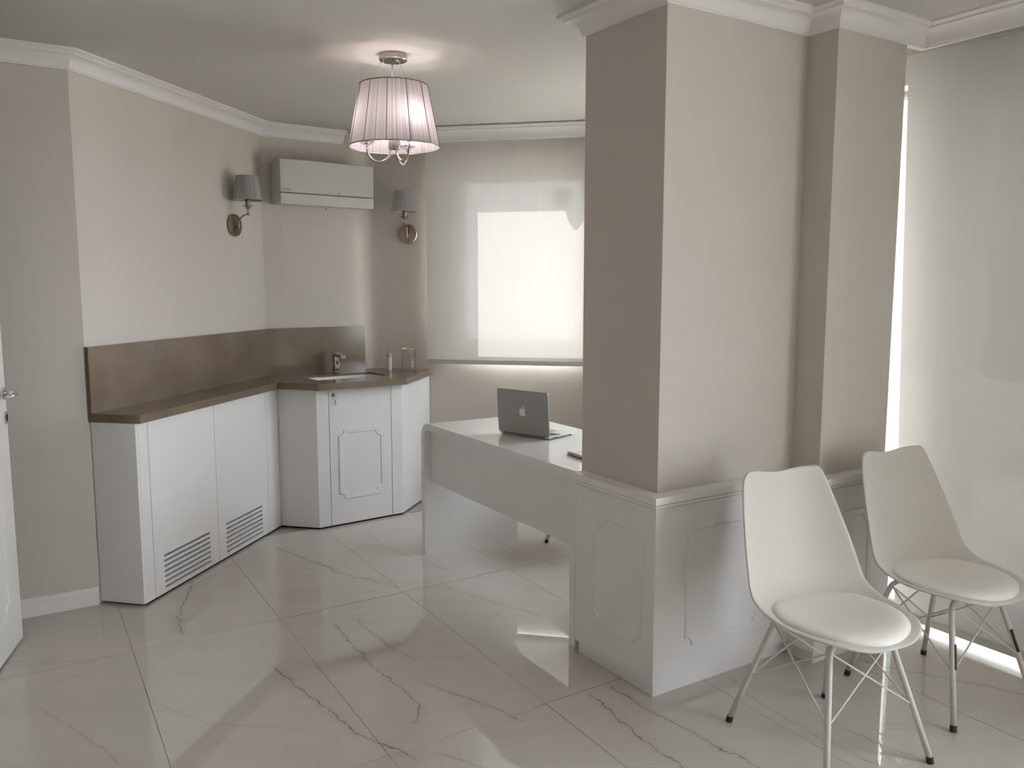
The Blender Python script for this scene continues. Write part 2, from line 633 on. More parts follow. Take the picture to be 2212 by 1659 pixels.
def box(bm, x0, x1, y0, y1, z0, z1, bev=0.0, seg=2, M4=None):
    t = bmesh.new()
    hexa(t, [Vector(q) for q in ((x0, y0, z0), (x1, y0, z0), (x1, y1, z0), (x0, y1, z0), (x0, y0, z1), (x1, y0, z1), (x1, y1, z1), (x0, y1, z1))])
    if M4 is not None:
        bmesh.ops.transform(t, matrix=M4, verts=t.verts)
    merge_bevel(bm, t, bev, seg)
    return bm


def merge_bevel(bm, t, bev, seg=2):
    bmesh.ops.recalc_face_normals(t, faces=t.faces)
    if bev:
        bmesh.ops.bevel(t, geom=list(t.edges) + list(t.verts), offset=bev, segments=seg, affect='EDGES', profile=0.5)
    me = bpy.data.meshes.new("tmp")
    t.to_mesh(me)
    t.free()
    bm.from_mesh(me)
    bpy.data.meshes.remove(me)


def B_():
    return bmesh.new()


def prism(bm, pts, z0, z1, bev=0.0, seg=2):
    t = bmesh.new()
    n = len(pts)
    lo = [t.verts.new((p[0], p[1], z0)) for p in pts]
    hi = [t.verts.new((p[0], p[1], z1)) for p in pts]
    t.faces.new(lo)
    t.faces.new(hi)
    for i in range(n):
        t.faces.new((lo[i], lo[(i + 1) % n], hi[(i + 1) % n], hi[i]))
    merge_bevel(bm, t, bev, seg)
    return bm


def plate(bm, outer, holes, thick, mapf):
    """flat plate in (u,v) with real holes, extruded by thick; mapf(u,v,w) -> world"""
    t = bmesh.new()
    for loop in [outer] + holes:
        vs = [t.verts.new((p[0], p[1], 0)) for p in loop]
        for i in range(len(vs)):
            t.edges.new((vs[i], vs[(i + 1) % len(vs)]))
    bmesh.ops.triangle_fill(t, use_beauty=True, use_dissolve=False, edges=list(t.edges))
    r = bmesh.ops.extrude_face_region(t, geom=list(t.faces))
    vs = [e for e in r["geom"] if isinstance(e, bmesh.types.BMVert)]
    bmesh.ops.translate(t, verts=vs, vec=(0, 0, thick))
    for v in t.verts:
        v.co = mapf(v.co.x, v.co.y, v.co.z)
    merge_bevel(bm, t, 0)
    return bm


def tube(bm, pts, r, n=10, cap=True, r1=None):
    pts = [Vector(p) for p in pts]
    rings = []
    up = None
    k = len(pts)
    for i, p in enumerate(pts):
        d = (pts[min(i + 1, k - 1)] - pts[max(i - 1, 0)]).normalized()
        if up is None:
            up = d.orthogonal().normalized()
        else:
            up = (up - d * up.dot(d)).normalized()
        b = d.cross(up)
        rr = r if r1 is None else r + (r1 - r) * i / (k - 1)
        rings.append([bm.verts.new(p + (up * math.cos(a) + b * math.sin(a)) * rr) for a in [2 * PI * j / n for j in range(n)]])
    for a, b in zip(rings, rings[1:]):
        for j in range(n):
            bm.faces.new((a[j], a[(j + 1) % n], b[(j + 1) % n], b[j]))
    if cap:
        bm.faces.new(rings[0])
        bm.faces.new(rings[-1])
    return bm


def lathe(bm, c, prof, n=32, M4=None, caps=False):
    """prof: (r, z) list turned about the vertical through c"""
    rings = []
    new = []
    for r, z in prof:
        if r < 1e-6:
            v = bm.verts.new((0, 0, z))
            rings.append([v])
            new.append(v)
        else:
            ring = [bm.verts.new((r * math.cos(2 * PI * j / n), r * math.sin(2 * PI * j / n), z)) for j in range(n)]
            rings.append(ring)
            new += ring
    for a, b in zip(rings, rings[1:]):
        for j in range(n):
            k = (j + 1) % n
            if len(a) == 1 and len(b) == 1:
                continue
            if len(a) == 1:
                bm.faces.new((a[0], b[k], b[j]))
            elif len(b) == 1:
                bm.faces.new((a[j], a[k], b[0]))
            else:
                bm.faces.new((a[j], a[k], b[k], b[j]))
    if caps:
        for rg in (rings[0], rings[-1]):
            if len(rg) > 2:
                bm.faces.new(rg)
    if M4 is not None:
        bmesh.ops.transform(bm, matrix=M4, verts=new)
    bmesh.ops.translate(bm, verts=new, vec=Vector(c))
    return bm


def mitres(path):
    out = []
    P = [Vector((p[0], p[1])) for p in path]
    ns = []
    for a, b in zip(P, P[1:]):
        d = (b - a).normalized()
        ns.append(Vector((d.y, -d.x)))
    for i in range(len(P)):
        if i == 0:
            out.append(ns[0])
        elif i == len(P) - 1:
            out.append(ns[-1])
        else:
            a, b = ns[i - 1], ns[i]
            out.append((a + b) / (1 + a.dot(b)))
    return P, out


def sweep(bm, path, prof, closed=True):
    """prof (o, z): o into the room. A closed profile gives a solid moulding"""
    P, m = mitres(path)
    rings = [[bm.verts.new((p.x + q.x * o, p.y + q.y * o, z)) for o, z in prof] for p, q in zip(P, m)]
    k = len(prof)
    for a, b in zip(rings, rings[1:]):
        for j in range(k if closed else k - 1):
            bm.faces.new((a[j], a[(j + 1) % k], b[(j + 1) % k], b[j]))
    if closed:
        bm.faces.new(rings[0])
        bm.faces.new(rings[-1])
    return bm


def offset_path(path, o):
    P, m = mitres(path)
    return [(p.x + q.x * o, p.y + q.y * o) for p, q in zip(P, m)]


def crown_prof(z0, z1, p):
    h = z1 - z0
    pr = [(0, z0), (0.010, z0), (0.010, z0 + 0.07 * h), (0.014, z0 + 0.10 * h)]
    for i in range(1, 8):
        t = i / 8
        a = PI / 2 * t
        pr.append((0.014 + (p * 0.74 - 0.014) * (1 - math.cos(a)), z0 + h * (0.10 + 0.60 * math.sin(a))))
    pr += [(p * 0.74, z0 + 0.70 * h), (p * 0.78, z0 + 0.72 * h), (p * 0.78, z0 + 0.80 * h), (p * 0.90, z0 + 0.86 * h),
           (p, z0 + 0.90 * h), (p, z1), (0, z1)]
    return pr


def scoop(x0, x1, y0, y1, r, n=7):
    """rectangle with scooped (concave) corners, counter-clockwise"""
    pts = []
    for cx, cy, a0 in ((x0, y0, 90), (x1, y0, 180), (x1, y1, 270), (x0, y1, 0)):
        for i in range(n + 1):
            a = R(a0 - 90 * i / n)
            pts.append((cx + r * math.cos(a), cy + r * math.sin(a)))
    return pts


def moulding(F, o, x0, x1, z0, z1, name, mat, parent, r=0.036, band=0.028, h=0.0060):
    """routed double-line frame with scooped corners: a low raised band between two bevelled outlines"""
    bm = B_()
    e = 0.0035
    loops = [(scoop(x0, x1, z0, z1, r), 0.0), (scoop(x0 + e, x1 - e, z0 + e, z1 - e, r), h),
             (scoop(x0 + band - e, x1 - band + e, z0 + band - e, z1 - band + e, r), h * 0.75),
             (scoop(x0 + band, x1 - band, z0 + band, z1 - band, r), 0.0)]
    rings = [[bm.verts.new(F.pt(s, o + d, z)) for s, z in lp] for lp, d in loops]
    k = len(rings[0])
    for a, b in zip(rings, rings[1:]):
        for j in range(k):
            bm.faces.new((a[j], a[(j + 1) % k], b[(j + 1) % k], b[j]))
    return obj(name, bm, mat, parent)


def clip_poly(poly, n, c):
    """keep n.p <= c"""
    out = []
    for i in range(len(poly)):
        a, b = Vector(poly[i]), Vector(poly[(i + 1) % len(poly)])
        da, db = n.dot(a) - c, n.dot(b) - c
        if da <= 0:
            out.append(a)
        if da * db < 0:
            out.append(a + (b - a) * (da / (da - db)))
    return out


def text_mesh(name, s, size, M4, mat, parent, align='LEFT', depth=0.0004, bold=0.0):
    cu = bpy.data.curves.new("tmp_text", 'FONT')
    cu.body = s
    cu.size = size
    cu.align_x = align
    cu.extrude = depth
    cu.offset = bold
    cu.resolution_u = 2
    to = bpy.data.objects.new("tmp_text", cu)
    COL.objects.link(to)
    dg = bpy.context.evaluated_depsgraph_get()
    dg.update()
    me = bpy.data.meshes.new_from_object(to.evaluated_get(dg))
    bpy.data.objects.remove(to)
    bpy.data.curves.remove(cu)
    bm = bmesh.new()
    bm.from_mesh(me)
    bpy.data.meshes.remove(me)
    bmesh.ops.transform(bm, matrix=M4, verts=bm.verts)
    return obj(name, bm, mat, parent)


def wall_with_opening(F, L, wins, th=0.30, ext0=0.0, ext1=0.0):
    """solid wall with real window openings"""
    bm = B_()
    s = -ext0
    for s0, s1, z0, z1 in wins:
        fbox(bm, F, s, s0, -th, 0, 0, CEIL)
        if z0 > 0.001:
            fbox(bm, F, s0, s1, -th, 0, -0.02, z0)
        fbox(bm, F, s0, s1, -th, 0, z1, CEIL)
        s = s1
    fbox(bm, F, s, L + ext1, -th, 0, 0, CEIL)
    return bm


# ------------------------------------------------------------------ structure: walls
def struct(name, bm, mat, parent=None, **kw):
    o = obj(name, bm, mat, parent, **kw)
    if parent is None:
        o["kind"] = "structure"
    return o


bm = B_()
fbox(bm, AO, 0, 2.40, -0.2, 0, 0, CEIL)
struct("wall_left", bm, 'wall')
bm = B_()
fbox(bm, LW, 0, 1.653 + 0.15, -0.14, 0, 0, CEIL)
struct("wall_cabinet", bm, 'wall')
curve = [B, (-1.141, 5.735), (-1.100, 5.766), (-1.078, 5.790), (-1.062, 5.818), (-1.050, 5.846), (-1.035, 5.868), (-1.012, 5.884),
         (-0.985, 5.889), (-0.95, 5.8845), (-0.56, 5.83)]
bm = B_()
P, mv = mitres(curve)
P0e = P[0] - AC.d * 0.15
inner = [P0e] + P
outer_ = [P0e - AC.n * 0.25] + [p - q * 0.25 for p, q in zip(P, mv)]
rows = [[bm.verts.new((p.x, p.y, z)) for z in (0, CEIL)] for p in inner]
rows2 = [[bm.verts.new((p.x, p.y, z)) for z in (0, CEIL)] for p in outer_]
for a, b, c, d in zip(rows, rows[1:], rows2, rows2[1:]):
    bm.faces.new((a[0], b[0], b[1], a[1]))
    bm.faces.new((c[0], d[0], d[1], c[1]))
    bm.faces.new((a[1], b[1], d[1], c[1]))
bm.faces.new((rows[0][0], rows[0][1], rows2[0][1], rows2[0][0]))
bm.faces.new((rows[-1][0], rows[-1][1], rows2[-1][1], rows2[-1][0]))
smooth_by_angle(struct("wall_back", bm, 'wall'), 40)

W1 = (0.055, 1.105, 0.97, 2.36)
struct("wall_window", wall_with_opening(WW, 1.113, [W1], 0.30, 0.0, 1.00), 'wall')  # run on past the corner as an added fin keeping sun off window_4
W4 = (0.25, 1.78, 0.85, 2.12)
W2 = (2.085, 3.85, 0.0, 2.36)
W3 = (4.35, 7.10, 0.05, 2.42)
RWL = 7.4
struct("wall_right", wall_with_opening(RW, RWL, [W4, W2, W3], 0.30, 0.0, 0.3), 'wall')
L_, P0, IN_, OUT_, END_ = (0.283, 3.297), (0.523, 2.915), (1.131, 3.296), (1.203, 3.182), (1.560, 3.407)
bm = B_()
prism(bm, [L_, P0, IN_, OUT_, END_, (1.385, 3.687), (1.632, 3.842), (1.498, 4.058)], 0, CEIL)
struct("wall_pillar", bm, 'wall')
rw_end = RW.xy(RWL)
RB = Fr(rw_end, 237.9)
bm = B_()
fbox(bm, RB, -0.3, 7.2 + 0.3, -0.2, 0, 0, CEIL)
struct("wall_rear", bm, 'wall')
rb_end = RB.xy(7.2)
H_ = Vector((-1.87, 2.55))
dv = H_ - rb_end
EN = Fr(rb_end, math.degrees(math.atan2(dv.x, dv.y)))
bm = B_()
fbox(bm, EN, -0.2, dv.length, -0.2, 0, 0, CEIL)
struct("wall_entry", bm, 'wall')
CO = Fr(H_, -122.0)
bm = B_()
fbox(bm, CO, 0, 2.35, -0.2, 0, 0, CEIL)
struct("wall_corridor", bm, 'wall')
ce = CO.xy(2.2)
dv2 = Vector((-3.991, 2.510)) - ce
CE = Fr(ce, math.degrees(math.atan2(dv2.x, dv2.y)))
bm = B_()
fbox(bm, CE, -0.2, dv2.length + 0.2, -0.2, 0, 0, CEIL)
struct("wall_corridor_end", bm, 'wall')

# ceiling, clipped to the outer faces of the two window walls so that nothing overhangs outside
OUT_N = -RW.n
OUT_C = OUT_N.dot(RW.p)
WIN_N = -WW.n
WIN_C = WIN_N.dot(WW.p)
ext = [(-5.2, -6.2), (6.2, -6.2), (6.2, 7.5), (-5.2, 7.5)]
cp = clip_poly(clip_poly(ext, OUT_N, OUT_C + 0.30), WIN_N, WIN_C + 0.30)
bm = B_()
prism(bm, cp, CEIL, CEIL + 0.15)
struct("ceiling", bm, 'ceiling')

# ------------------------------------------------------------------ floor: slab and every tile its own piece
FLOOR_VEINS = [
    ([(-0.934, 3.112), (-0.740, 2.886), (-0.596, 2.729), (-0.546, 2.648), (-0.428, 2.575), (-0.304, 2.479)], 0.85),
    ([(-0.78, 3.53), (-0.66, 3.31), (-0.55, 3.13), (-0.40, 2.92), (-0.335, 2.83), (-0.325, 2.76), (-0.345, 2.70)], 0.70),
    ([(-0.70, 3.59), (-0.58, 3.40), (-0.40, 3.19)], 0.50),
    ([(-1.62, 4.06), (-1.52, 3.62), (-1.42, 3.42)], 0.70),
    ([(-1.36, 4.62), (-0.98, 4.29), (-0.92, 4.21), (-0.58, 4.00)], 0.70),
    ([(-0.92, 5.00), (-0.75, 4.67), (-0.52, 4.42), (-0.28, 4.18)], 0.34),
    ([(-0.33, 2.99), (-0.10, 2.83), (0.03, 2.72)], 0.60),
    ([(0.37, 2.96), (0.48, 2.80), (0.62, 2.62), (0.76, 2.45), (0.90, 2.29)], 0.80),
    ([(0.29, 2.89), (0.35, 2.79), (0.43, 2.60), (0.55, 2.42)], 0.85),
    ([(-0.32, 3.99), (-0.02, 3.75), (0.14, 3.63)], 0.40),
    ([(-0.02, 3.75), (-0.12, 3.58)], 0.30),
    ([(-1.69, 2.80), (-1.43, 2.62), (-1.24, 2.46)], 0.34),
    ([(-1.30, 2.84), (-1.05, 2.70), (-0.72, 2.66)], 0.22),
    ([(0.84, 3.02), (0.90, 2.83), (1.02, 2.62), (1.16, 2.44)], 0.34),
    ([(1.27, 3.27), (1.52, 3.10), (1.76, 2.98), (2.05, 2.80)], 0.55),
    ([(1.05, 2.78), (1.20, 2.58), (1.32, 2.46)], 0.40),
    ([(1.50, 2.94), (1.60, 2.72)], 0.25),
    ([(-0.10, 4.80), (0.03, 4.55), (0.28, 4.30)], 0.34),
    ([(0.32, 5.00), (0.60, 4.50), (1.00, 4.00)], 0.40),
    ([(-1.98, 3.00), (-2.02, 2.78)], 0.30),
    ([(-0.24, 2.52), (0.05, 2.36), (0.30, 2.10)], 0.50),
    ([(-1.2, 1.9), (-0.6, 1.3), (0.2, 0.9)], 0.7),
    ([(0.8, 1.6), (1.6, 0.8), (2.4, 0.3)], 0.7),
]
VEIN_GROUP = vein_group()
TILE_MATS = {}


def tile_mat(q):
    x0, x1 = min(p.x for p in q) - 0.06, max(p.x for p in q) + 0.06
    y0, y1 = min(p.y for p in q) - 0.06, max(p.y for p in q) + 0.06
    sel = []
    for pts, st in FLOOR_VEINS:
        for a, b in zip(pts, pts[1:]):
            if max(a[0], b[0]) > x0 and min(a[0], b[0]) < x1 and max(a[1], b[1]) > y0 and min(a[1], b[1]) < y1:
                sel.append((a, b, st))
    key = tuple(sel)
    if key not in TILE_MATS:
        TILE_MATS[key] = mat_tile(sel)
    return TILE_MATS[key]


UA = R(57.9)
eu = Vector((math.sin(UA), math.cos(UA)))
ev = Vector((-math.cos(UA), math.sin(UA)))


def grid(k, mrow):
    v = 2.338 + 1.275 * mrow
    u = 1.609 + 0.6135 * k + 0.022 * (v - 2.34)
    return eu * u + ev * (v + 0.012 * (u - 1.6))


bm = B_()
prism(bm, clip_poly(clip_poly(ext, OUT_N, OUT_C + 0.28), WIN_N, WIN_C + 0.28), -0.12, -0.0030)
floor = struct("floor", bm, 'grout')
ti = 0
for mrow in range(-5, 5):
    for k in range(-9, 9):
        q = [grid(k, mrow), grid(k + 1, mrow), grid(k + 1, mrow + 1), grid(k, mrow + 1)]
        c = sum(q, Vector((0, 0))) / 4
        if c.x < -3.6 or c.y < -3.5 or c.x > 5.2 or c.y > 6.6 or (c.x < -2.6 and (c.y < 2.0 or c.y > 4.2)) or (c.x < -1.9 and c.y > 4.6) or (c.x < -2.2 and c.y < 1.6):
            continue
        if OUT_N.dot(c) - OUT_C > 0.45 or WIN_N.dot(c) - WIN_C > 0.4:
            continue
        q = [p + (c - p).normalized() * 0.0021 for p in q]
        q = clip_poly(clip_poly(q, OUT_N, OUT_C + 0.27), WIN_N, WIN_C + 0.05)
        if len(q) < 3:
            continue
        bm = B_()
        tx, ty = random.gauss(0, 0.0007), random.gauss(0, 0.0007)
        top = [bm.verts.new((p.x, p.y, (p.x - c.x) * tx + (p.y - c.y) * ty)) for p in q]
        low = [bm.verts.new((p.x, p.y, -0.010)) for p in q]
        bm.faces.new(top)
        for i in range(len(q)):
            j = (i + 1) % len(q)
            bm.faces.new((top[i], top[j], low[j], low[i]))
        obj("tile", bm, tile_mat(q), floor)
        ti += 1

# ------------------------------------------------------------------ mouldings
bm = B_()
sweep(bm, [AO.xy(0), A, B, (-1.141, 5.735)], crown_prof(CROWN, CEIL, 0.080))
smooth_by_angle(struct("trim_1", bm, 'trim'), 25)["label"] = "white crown moulding along the left walls"
Q_ = POf.xy(0.531)
bm = B_()
bk = PLf.xy(0.0)
back_run = Vector(L_) + Vector((0.848, 0.531)) * 1.43
sweep(bm, [back_run, L_, P0, IN_, OUT_, (Q_.x, Q_.y), (Q_.x + RW.d.x * 6.1, Q_.y + RW.d.y * 6.1)], crown_prof(CROWN, CEIL, 0.080))
smooth_by_angle(struct("trim_2", bm, 'trim'), 25)["label"] = "white crown moulding around the pillar and over the tall blind"
# pelmet behind the crown over the tall window, and the pelmet over the small window
bm = B_()
PE2 = Fr(Q_, 147.9)
fbox(bm, PE2, -0.02, 6.1, -0.018, -0.0005, CROWN, CEIL)
fbox(bm, POf, 0.4225, 0.53, -0.02, -0.0005, CROWN, CEIL)
struct("trim_3", bm, 'trim')["label"] = "white pelmet board over the tall blind"
PE1 = Fr((-1.09, 5.712), 101.7)
bm = B_()
fbox(bm, PE1, 0.02, 1.75, -0.016, 0, 2.432, CEIL)
struct("trim_4", bm, 'wall')["label"] = "painted pelmet board over the small window"
bm = B_()
p0, p1 = PE1.xy(0.20, 0.0005), PE1.xy(1.72, 0.0005)
sweep(bm, [p0, p1], crown_prof(2.430, CEIL - 0.004, 0.084))
smooth_by_angle(struct("trim_5", bm, 'trim'), 25)["label"] = "white crown moulding on the pelmet over the small window"

bm = B_()
e0, e1 = AO.xy(0.0), AO.xy(2.40 - 0.004)
sweep(bm, [e0, e1], [(0, 0), (0.016, 0), (0.016, 0.062), (0.012, 0.066), (0.012, 0.080), (0.008, 0.086), (0, 0.086)])
struct("baseboard_left", bm, 'trim')

# wainscot round the pillar: panels, plinth, rail, routed frames
wain = thing("trim_6", (0.523, 2.915, 0), "white panelled wainscot round the pillar base", kind="structure")
WP = [L_, P0, IN_, OUT_, END_]
W0 = PLf.xy(0.024)
WPs = [(W0.x, W0.y), P0, IN_, OUT_, END_]


def wp_face(i, o0, o1, z0, z1, name, mat='lacquer'):
    a0, b0 = offset_path(WPs, o0)[i:i + 2]
    a1, b1 = offset_path(WPs, o1)[i:i + 2]
    b = B_()
    prism(b, [a0, b0, b1, a1], z0, z1)
    return obj(name, b, mat, wain)


for i in range(4):
    wp_face(i, 0.0006, 0.045, 0.058, 0.705, "panel")
bm = B_()
sweep(bm, WPs, [(0.0006, 0.0), (0.024, 0.0), (0.024, 0.0575), (0.0006, 0.0575)])
obj("plinth", bm, 'lacquer', wain)
bm = B_()
sweep(bm, WPs, [(0.0006, 0.7055), (0.0495, 0.7055), (0.0495, 0.7115), (0.046, 0.7120), (0.046, 0.7150), (0.0545, 0.7155), (0.0545, 0.7270), (0.050, 0.7275), (0.050, 0.7305), (0.061, 0.731), (0.061, 0.757), (0.0006, 0.757)])
obj("rail", bm, 'trim', wain)
moulding(PLf, 0.0452, 0.117, 0.427, 0.175, 0.608, "moulding", 'lacquer', wain)
moulding(PRf, 0.0452, 0.104, 0.530, 0.165, 0.612, "moulding", 'lacquer', wain)
moulding(POf, 0.0452, 0.070, 0.292, 0.165, 0.612, "moulding", 'lacquer', wain)


# ------------------------------------------------------------------ windows
def window(name, F, win, depth, panes, label, handle=None, outer=0.05, sash=0.075, lintel=None, sillboard=True, thin=None):
    s0, s1, z0, z1 = win
    w = thing(name, F.pt((s0 + s1) / 2, -depth, z0), label, kind="structure")
    o0, o1 = -depth - 0.035, -depth + 0.035

    def ring(a, b, c, d, t, oa, ob, nm, tr=None):
        bm_ = B_()
        tr_ = t if tr is None else tr
        plate(bm_, [(a, c), (b, c), (b, d), (a, d)], [[(a + t, c + t), (b - tr_, c + t), (b - tr_, d - t), (a + t, d - t)]], ob - oa,
              lambda u, v, w_: F.pt(u, oa + w_, v))
        return obj(nm, bm_, 'frame_white', w)

    ring(s0 + 0.001, s1 - 0.001, z0 + 0.001, z1 - 0.001, outer, o0, o1, "frame", thin)
    n = panes
    a0, b0 = s0 + outer + 0.002, s1 - (thin or outer) - 0.002
    for i in range(n):
        a = a0 + (b0 - a0) * i / n + 0.002
        b = a0 + (b0 - a0) * (i + 1) / n - 0.002
        sh = ring(a, b, z0 + outer + 0.003, z1 - outer - 0.003, sash, o0 + 0.005, o1 + 0.015, "sash", thin)
        bm_ = B_()
        fbox(bm_, F, a + sash - 0.005, b - (thin or sash) + 0.005, -depth - 0.003, -depth + 0.001, z0 + outer + sash - 0.003, z1 - outer - sash + 0.003)
        obj("pane", bm_, 'pane', sh)
        if handle:
            hs = a + sash * 0.5 if handle > 0 else b - sash * 0.5
            bm_ = B_()
            hz = (z0 + z1) / 2 if z0 > 0.2 else 1.05
            fbox(bm_, F, hs - 0.014, hs + 0.014, o1 + 0.0155, o1 + 0.026, hz - 0.03, hz + 0.04, 0.004)
            fbox(bm_, F, hs - 0.009, hs + 0.009, o1 + 0.026, o1 + 0.055, hz, hz + 0.02, 0.003)
            fbox(bm_, F, hs - 0.009, hs + 0.009, o1 + 0.045, o1 + 0.06, hz - 0.11, hz + 0.02, 0.004)
            obj("handle", bm_, 'frame_white', sh)
    if lintel:
        bm_ = B_()
        fbox(bm_, F, s0, s1, -0.335, -0.26, lintel, z1 + 0.05)
        obj("shutter_box", bm_, 'frame_white', w)
    if sillboard:
        bm_ = B_()
        fbox(bm_, F, s0 + 0.001, s1 - 0.001, -depth + 0.036, -0.001, z0, z0 + 0.018)
        obj("sill", bm_, 'frame_white', w)
    return w


win1 = window("window_1", WW, W1, 0.14, 1, "white framed small window behind the blind above the desk", handle=1, lintel=2.285, outer=0.05, sash=0.10, thin=0.03)
window("window_2", RW, (2.38, 3.85, 0.0, 2.36), 0.16, 2, "tall glazed door behind the roller blind on the right", outer=0.05, sash=0.09, sillboard=False)
window("window_5", RW, (2.085, 2.38, 0.0, 2.36), 0.16, 1, "narrow fixed side light beside the tall glazed door", outer=0.018, sash=0.016, sillboard=False)
window("window_3", RW, W3, 0.16, 3, "wide window further along the right wall", sillboard=True)
window("window_4", RW, W4, 0.16, 2, "window behind the pillar beside the desk", sillboard=True)

# shield sticker on the pane, its print seen from behind
bm = B_()
sh_c = 0.895
prof = [(-0.066, 2.143), (-0.045, 2.155), (-0.02, 2.163), (0.005, 2.1655), (0.03, 2.162), (0.052, 2.154), (0.064, 2.146), (0.064, 2.12), (0.058, 2.09),
        (0.045, 2.06), (0.025, 2.032), (0.003, 2.008), (-0.02, 2.030), (-0.042, 2.058), (-0.058, 2.09), (-0.065, 2.12)]
plate(bm, [(sh_c + x, z) for x, z in prof], [], 0.0008, lambda u, v, w_: WW.pt(u, -0.1385 + w_, v))
dec = obj("sticker", bm, 'paper', win1)
MT = WW.mat(sh_c, -0.1375, 2.09) @ Matrix(((-1, 0, 0, 0), (0, 0, -1, 0), (0, 1, 0, 0), (0, 0, 0, 1)))
text_mesh("lettering", "R", 0.062, MT @ Matrix.Translation((-0.018, -0.022, 0.0003)), 'red', dec, depth=0.0002, bold=0.001)
bm = B_()
for i in range(9):
    x = -0.045 + i * 0.0112
    zc = 2.135 + 0.010 * (1 - (x / 0.05) ** 2)
    fbox(bm, WW, sh_c + x - 0.0038, sh_c + x + 0.0038, -0.1374, -0.1369, zc - 0.007, zc + 0.007)
o_ = obj("lettering", bm, 'red', dec)
o_["kind"] = "stuff"


# ------------------------------------------------------------------ roller blinds
def blind(name, F, o, s0, s1, z0, z1, label, skew=0.0, bar=0.030, fab='blind'):
    b = thing(name, F.pt((s0 + s1) / 2, o, z0), label, "roller blind")
    bm_ = B_()
    nz, nx = 8, 6
    g = []
    for i in range(nz + 1):
        row = []
        for j in range(nx + 1):
            z = z0 + bar * 0.5 + (z1 - z0 - bar * 0.5) * i / nz
            k = (z1 - z) / (z1 - z0)
            row.append(bm_.verts.new(F.pt(s0 + (s1 - s0) * j / nx + skew * k, o + 0.003 * math.sin(PI * i / nz), z)))
        g.append(row)
    for i in range(nz):
        for j in range(nx):
            bm_.faces.new((g[i][j], g[i][j + 1], g[i + 1][j + 1], g[i + 1][j]))
    obj("fabric", bm_, fab, b, smooth=True)
    bm_ = B_()
    fbox(bm_, F, s0 + skew, s1 + skew, o + 0.0045, o + 0.013, z0, z0 + bar, 0.003)
    obj("bottom_bar", bm_, 'blind_bar', b)
    bm_ = B_()
    tube(bm_, [F.pt(s0 - 0.008, o - 0.022, z1), F.pt(s1 + 0.008, o - 0.022, z1)], 0.021, 16)
    obj("roller_tube", bm_, 'frame_white', b, smooth=True)
    return b


blind("roller_blind", WW, 0.060, -0.016, 1.075, 0.957, 2.470, "cream roller blind lowered over the sunlit small window above the desk")
blind("roller_blind", RW, 0.070, 2.272, 3.83, 0.036, 2.452, "tall cream roller blind reaching almost to the floor behind the chairs", skew=0.075, bar=0.034, fab='blind_dimmed')

# ------------------------------------------------------------------ left low cabinet
CO_ = 0.237     # front plane off the wall
cab = thing("low_cabinet", LW.pt(0.67, 0.12, 0), "long low white cabinet with two vented doors under the counter", "cabinet")
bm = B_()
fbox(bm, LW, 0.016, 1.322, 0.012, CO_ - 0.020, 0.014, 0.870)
obj("body", bm, 'black', cab)  # coloured black so the vent slots read as unlit openings
bm = B_()
fbox(bm, LW, 0.006, 0.024, 0.004, CO_, 0.012, 0.871, 0.0012)
obj("side_panel", bm, 'lacquer', cab)
for s0, s1 in ((0.0245, 0.0915), (1.1845, 1.3290)):
    bm = B_()
    fbox(bm, LW, s0, s1, CO_ - 0.018, CO_, 0.012, 0.871, 0.001)
    obj("filler_panel", bm, 'lacquer', cab)


def slot(s0, s1, z, h=0.0115, n=5):
    r = h / 2
    pts = []
    for cx, a0 in ((s1 - r, -90), (s0 + r, 90)):
        for i in range(n + 1):
            a = R(a0 + 180 * i / n)
            pts.append((cx + r * math.cos(a), z + r * math.sin(a)))
    return pts


for s0, s1, v0, v1 in ((0.0945, 0.6385, 0.166, 0.560), (0.6415, 1.1815, 0.713, 1.106)):
    bm = B_()
    holes = [slot(v0, v1, 0.040 + 0.0257 * i) for i in range(7)]
    plate(bm, [(s0, 0.012), (s1, 0.012), (s1, 0.871), (s0, 0.871)], holes, 0.018, lambda u, v, w_: LW.pt(u, CO_ - 0.018 + w_, v))
    obj("vented_door", bm, 'lacquer', cab)
bm = B_()
fbox(bm, LW, 0.030, 1.322, 0.02, CO_ - 0.006, 0.0, 0.0115)
obj("plinth", bm, 'black', cab)

# ------------------------------------------------------------------ sink cabinet
FO = 0.585
sk = thing("sink_cabinet", AC.pt(0.37, 0.3, 0), "white corner cabinet with a keyed panelled door below the basin", "cabinet")
c0 = LW.xy(1.3312, CO_ - 0.001)
c1 = AC.xy(0.080, FO)
c2 = AC.xy(0.666, FO)
c3 = Vector((-0.585, 5.826))
SD = Fr(c0, math.degrees(math.atan2((c1 - c0).x, (c1 - c0).y)))
SD2 = Fr(c2, math.degrees(math.atan2((c3 - c2).x, (c3 - c2).y)))
l1 = (c1 - c0).length
l2 = (c3 - c2).length


def fbox_m(bm_, path, i, o0, o1, z0, z1):
    a0, b0 = offset_path(path, o0)[i:i + 2]
    a1, b1 = offset_path(path, o1)[i:i + 2]
    prism(bm_, [a0, b0, b1, a1], z0, z1)


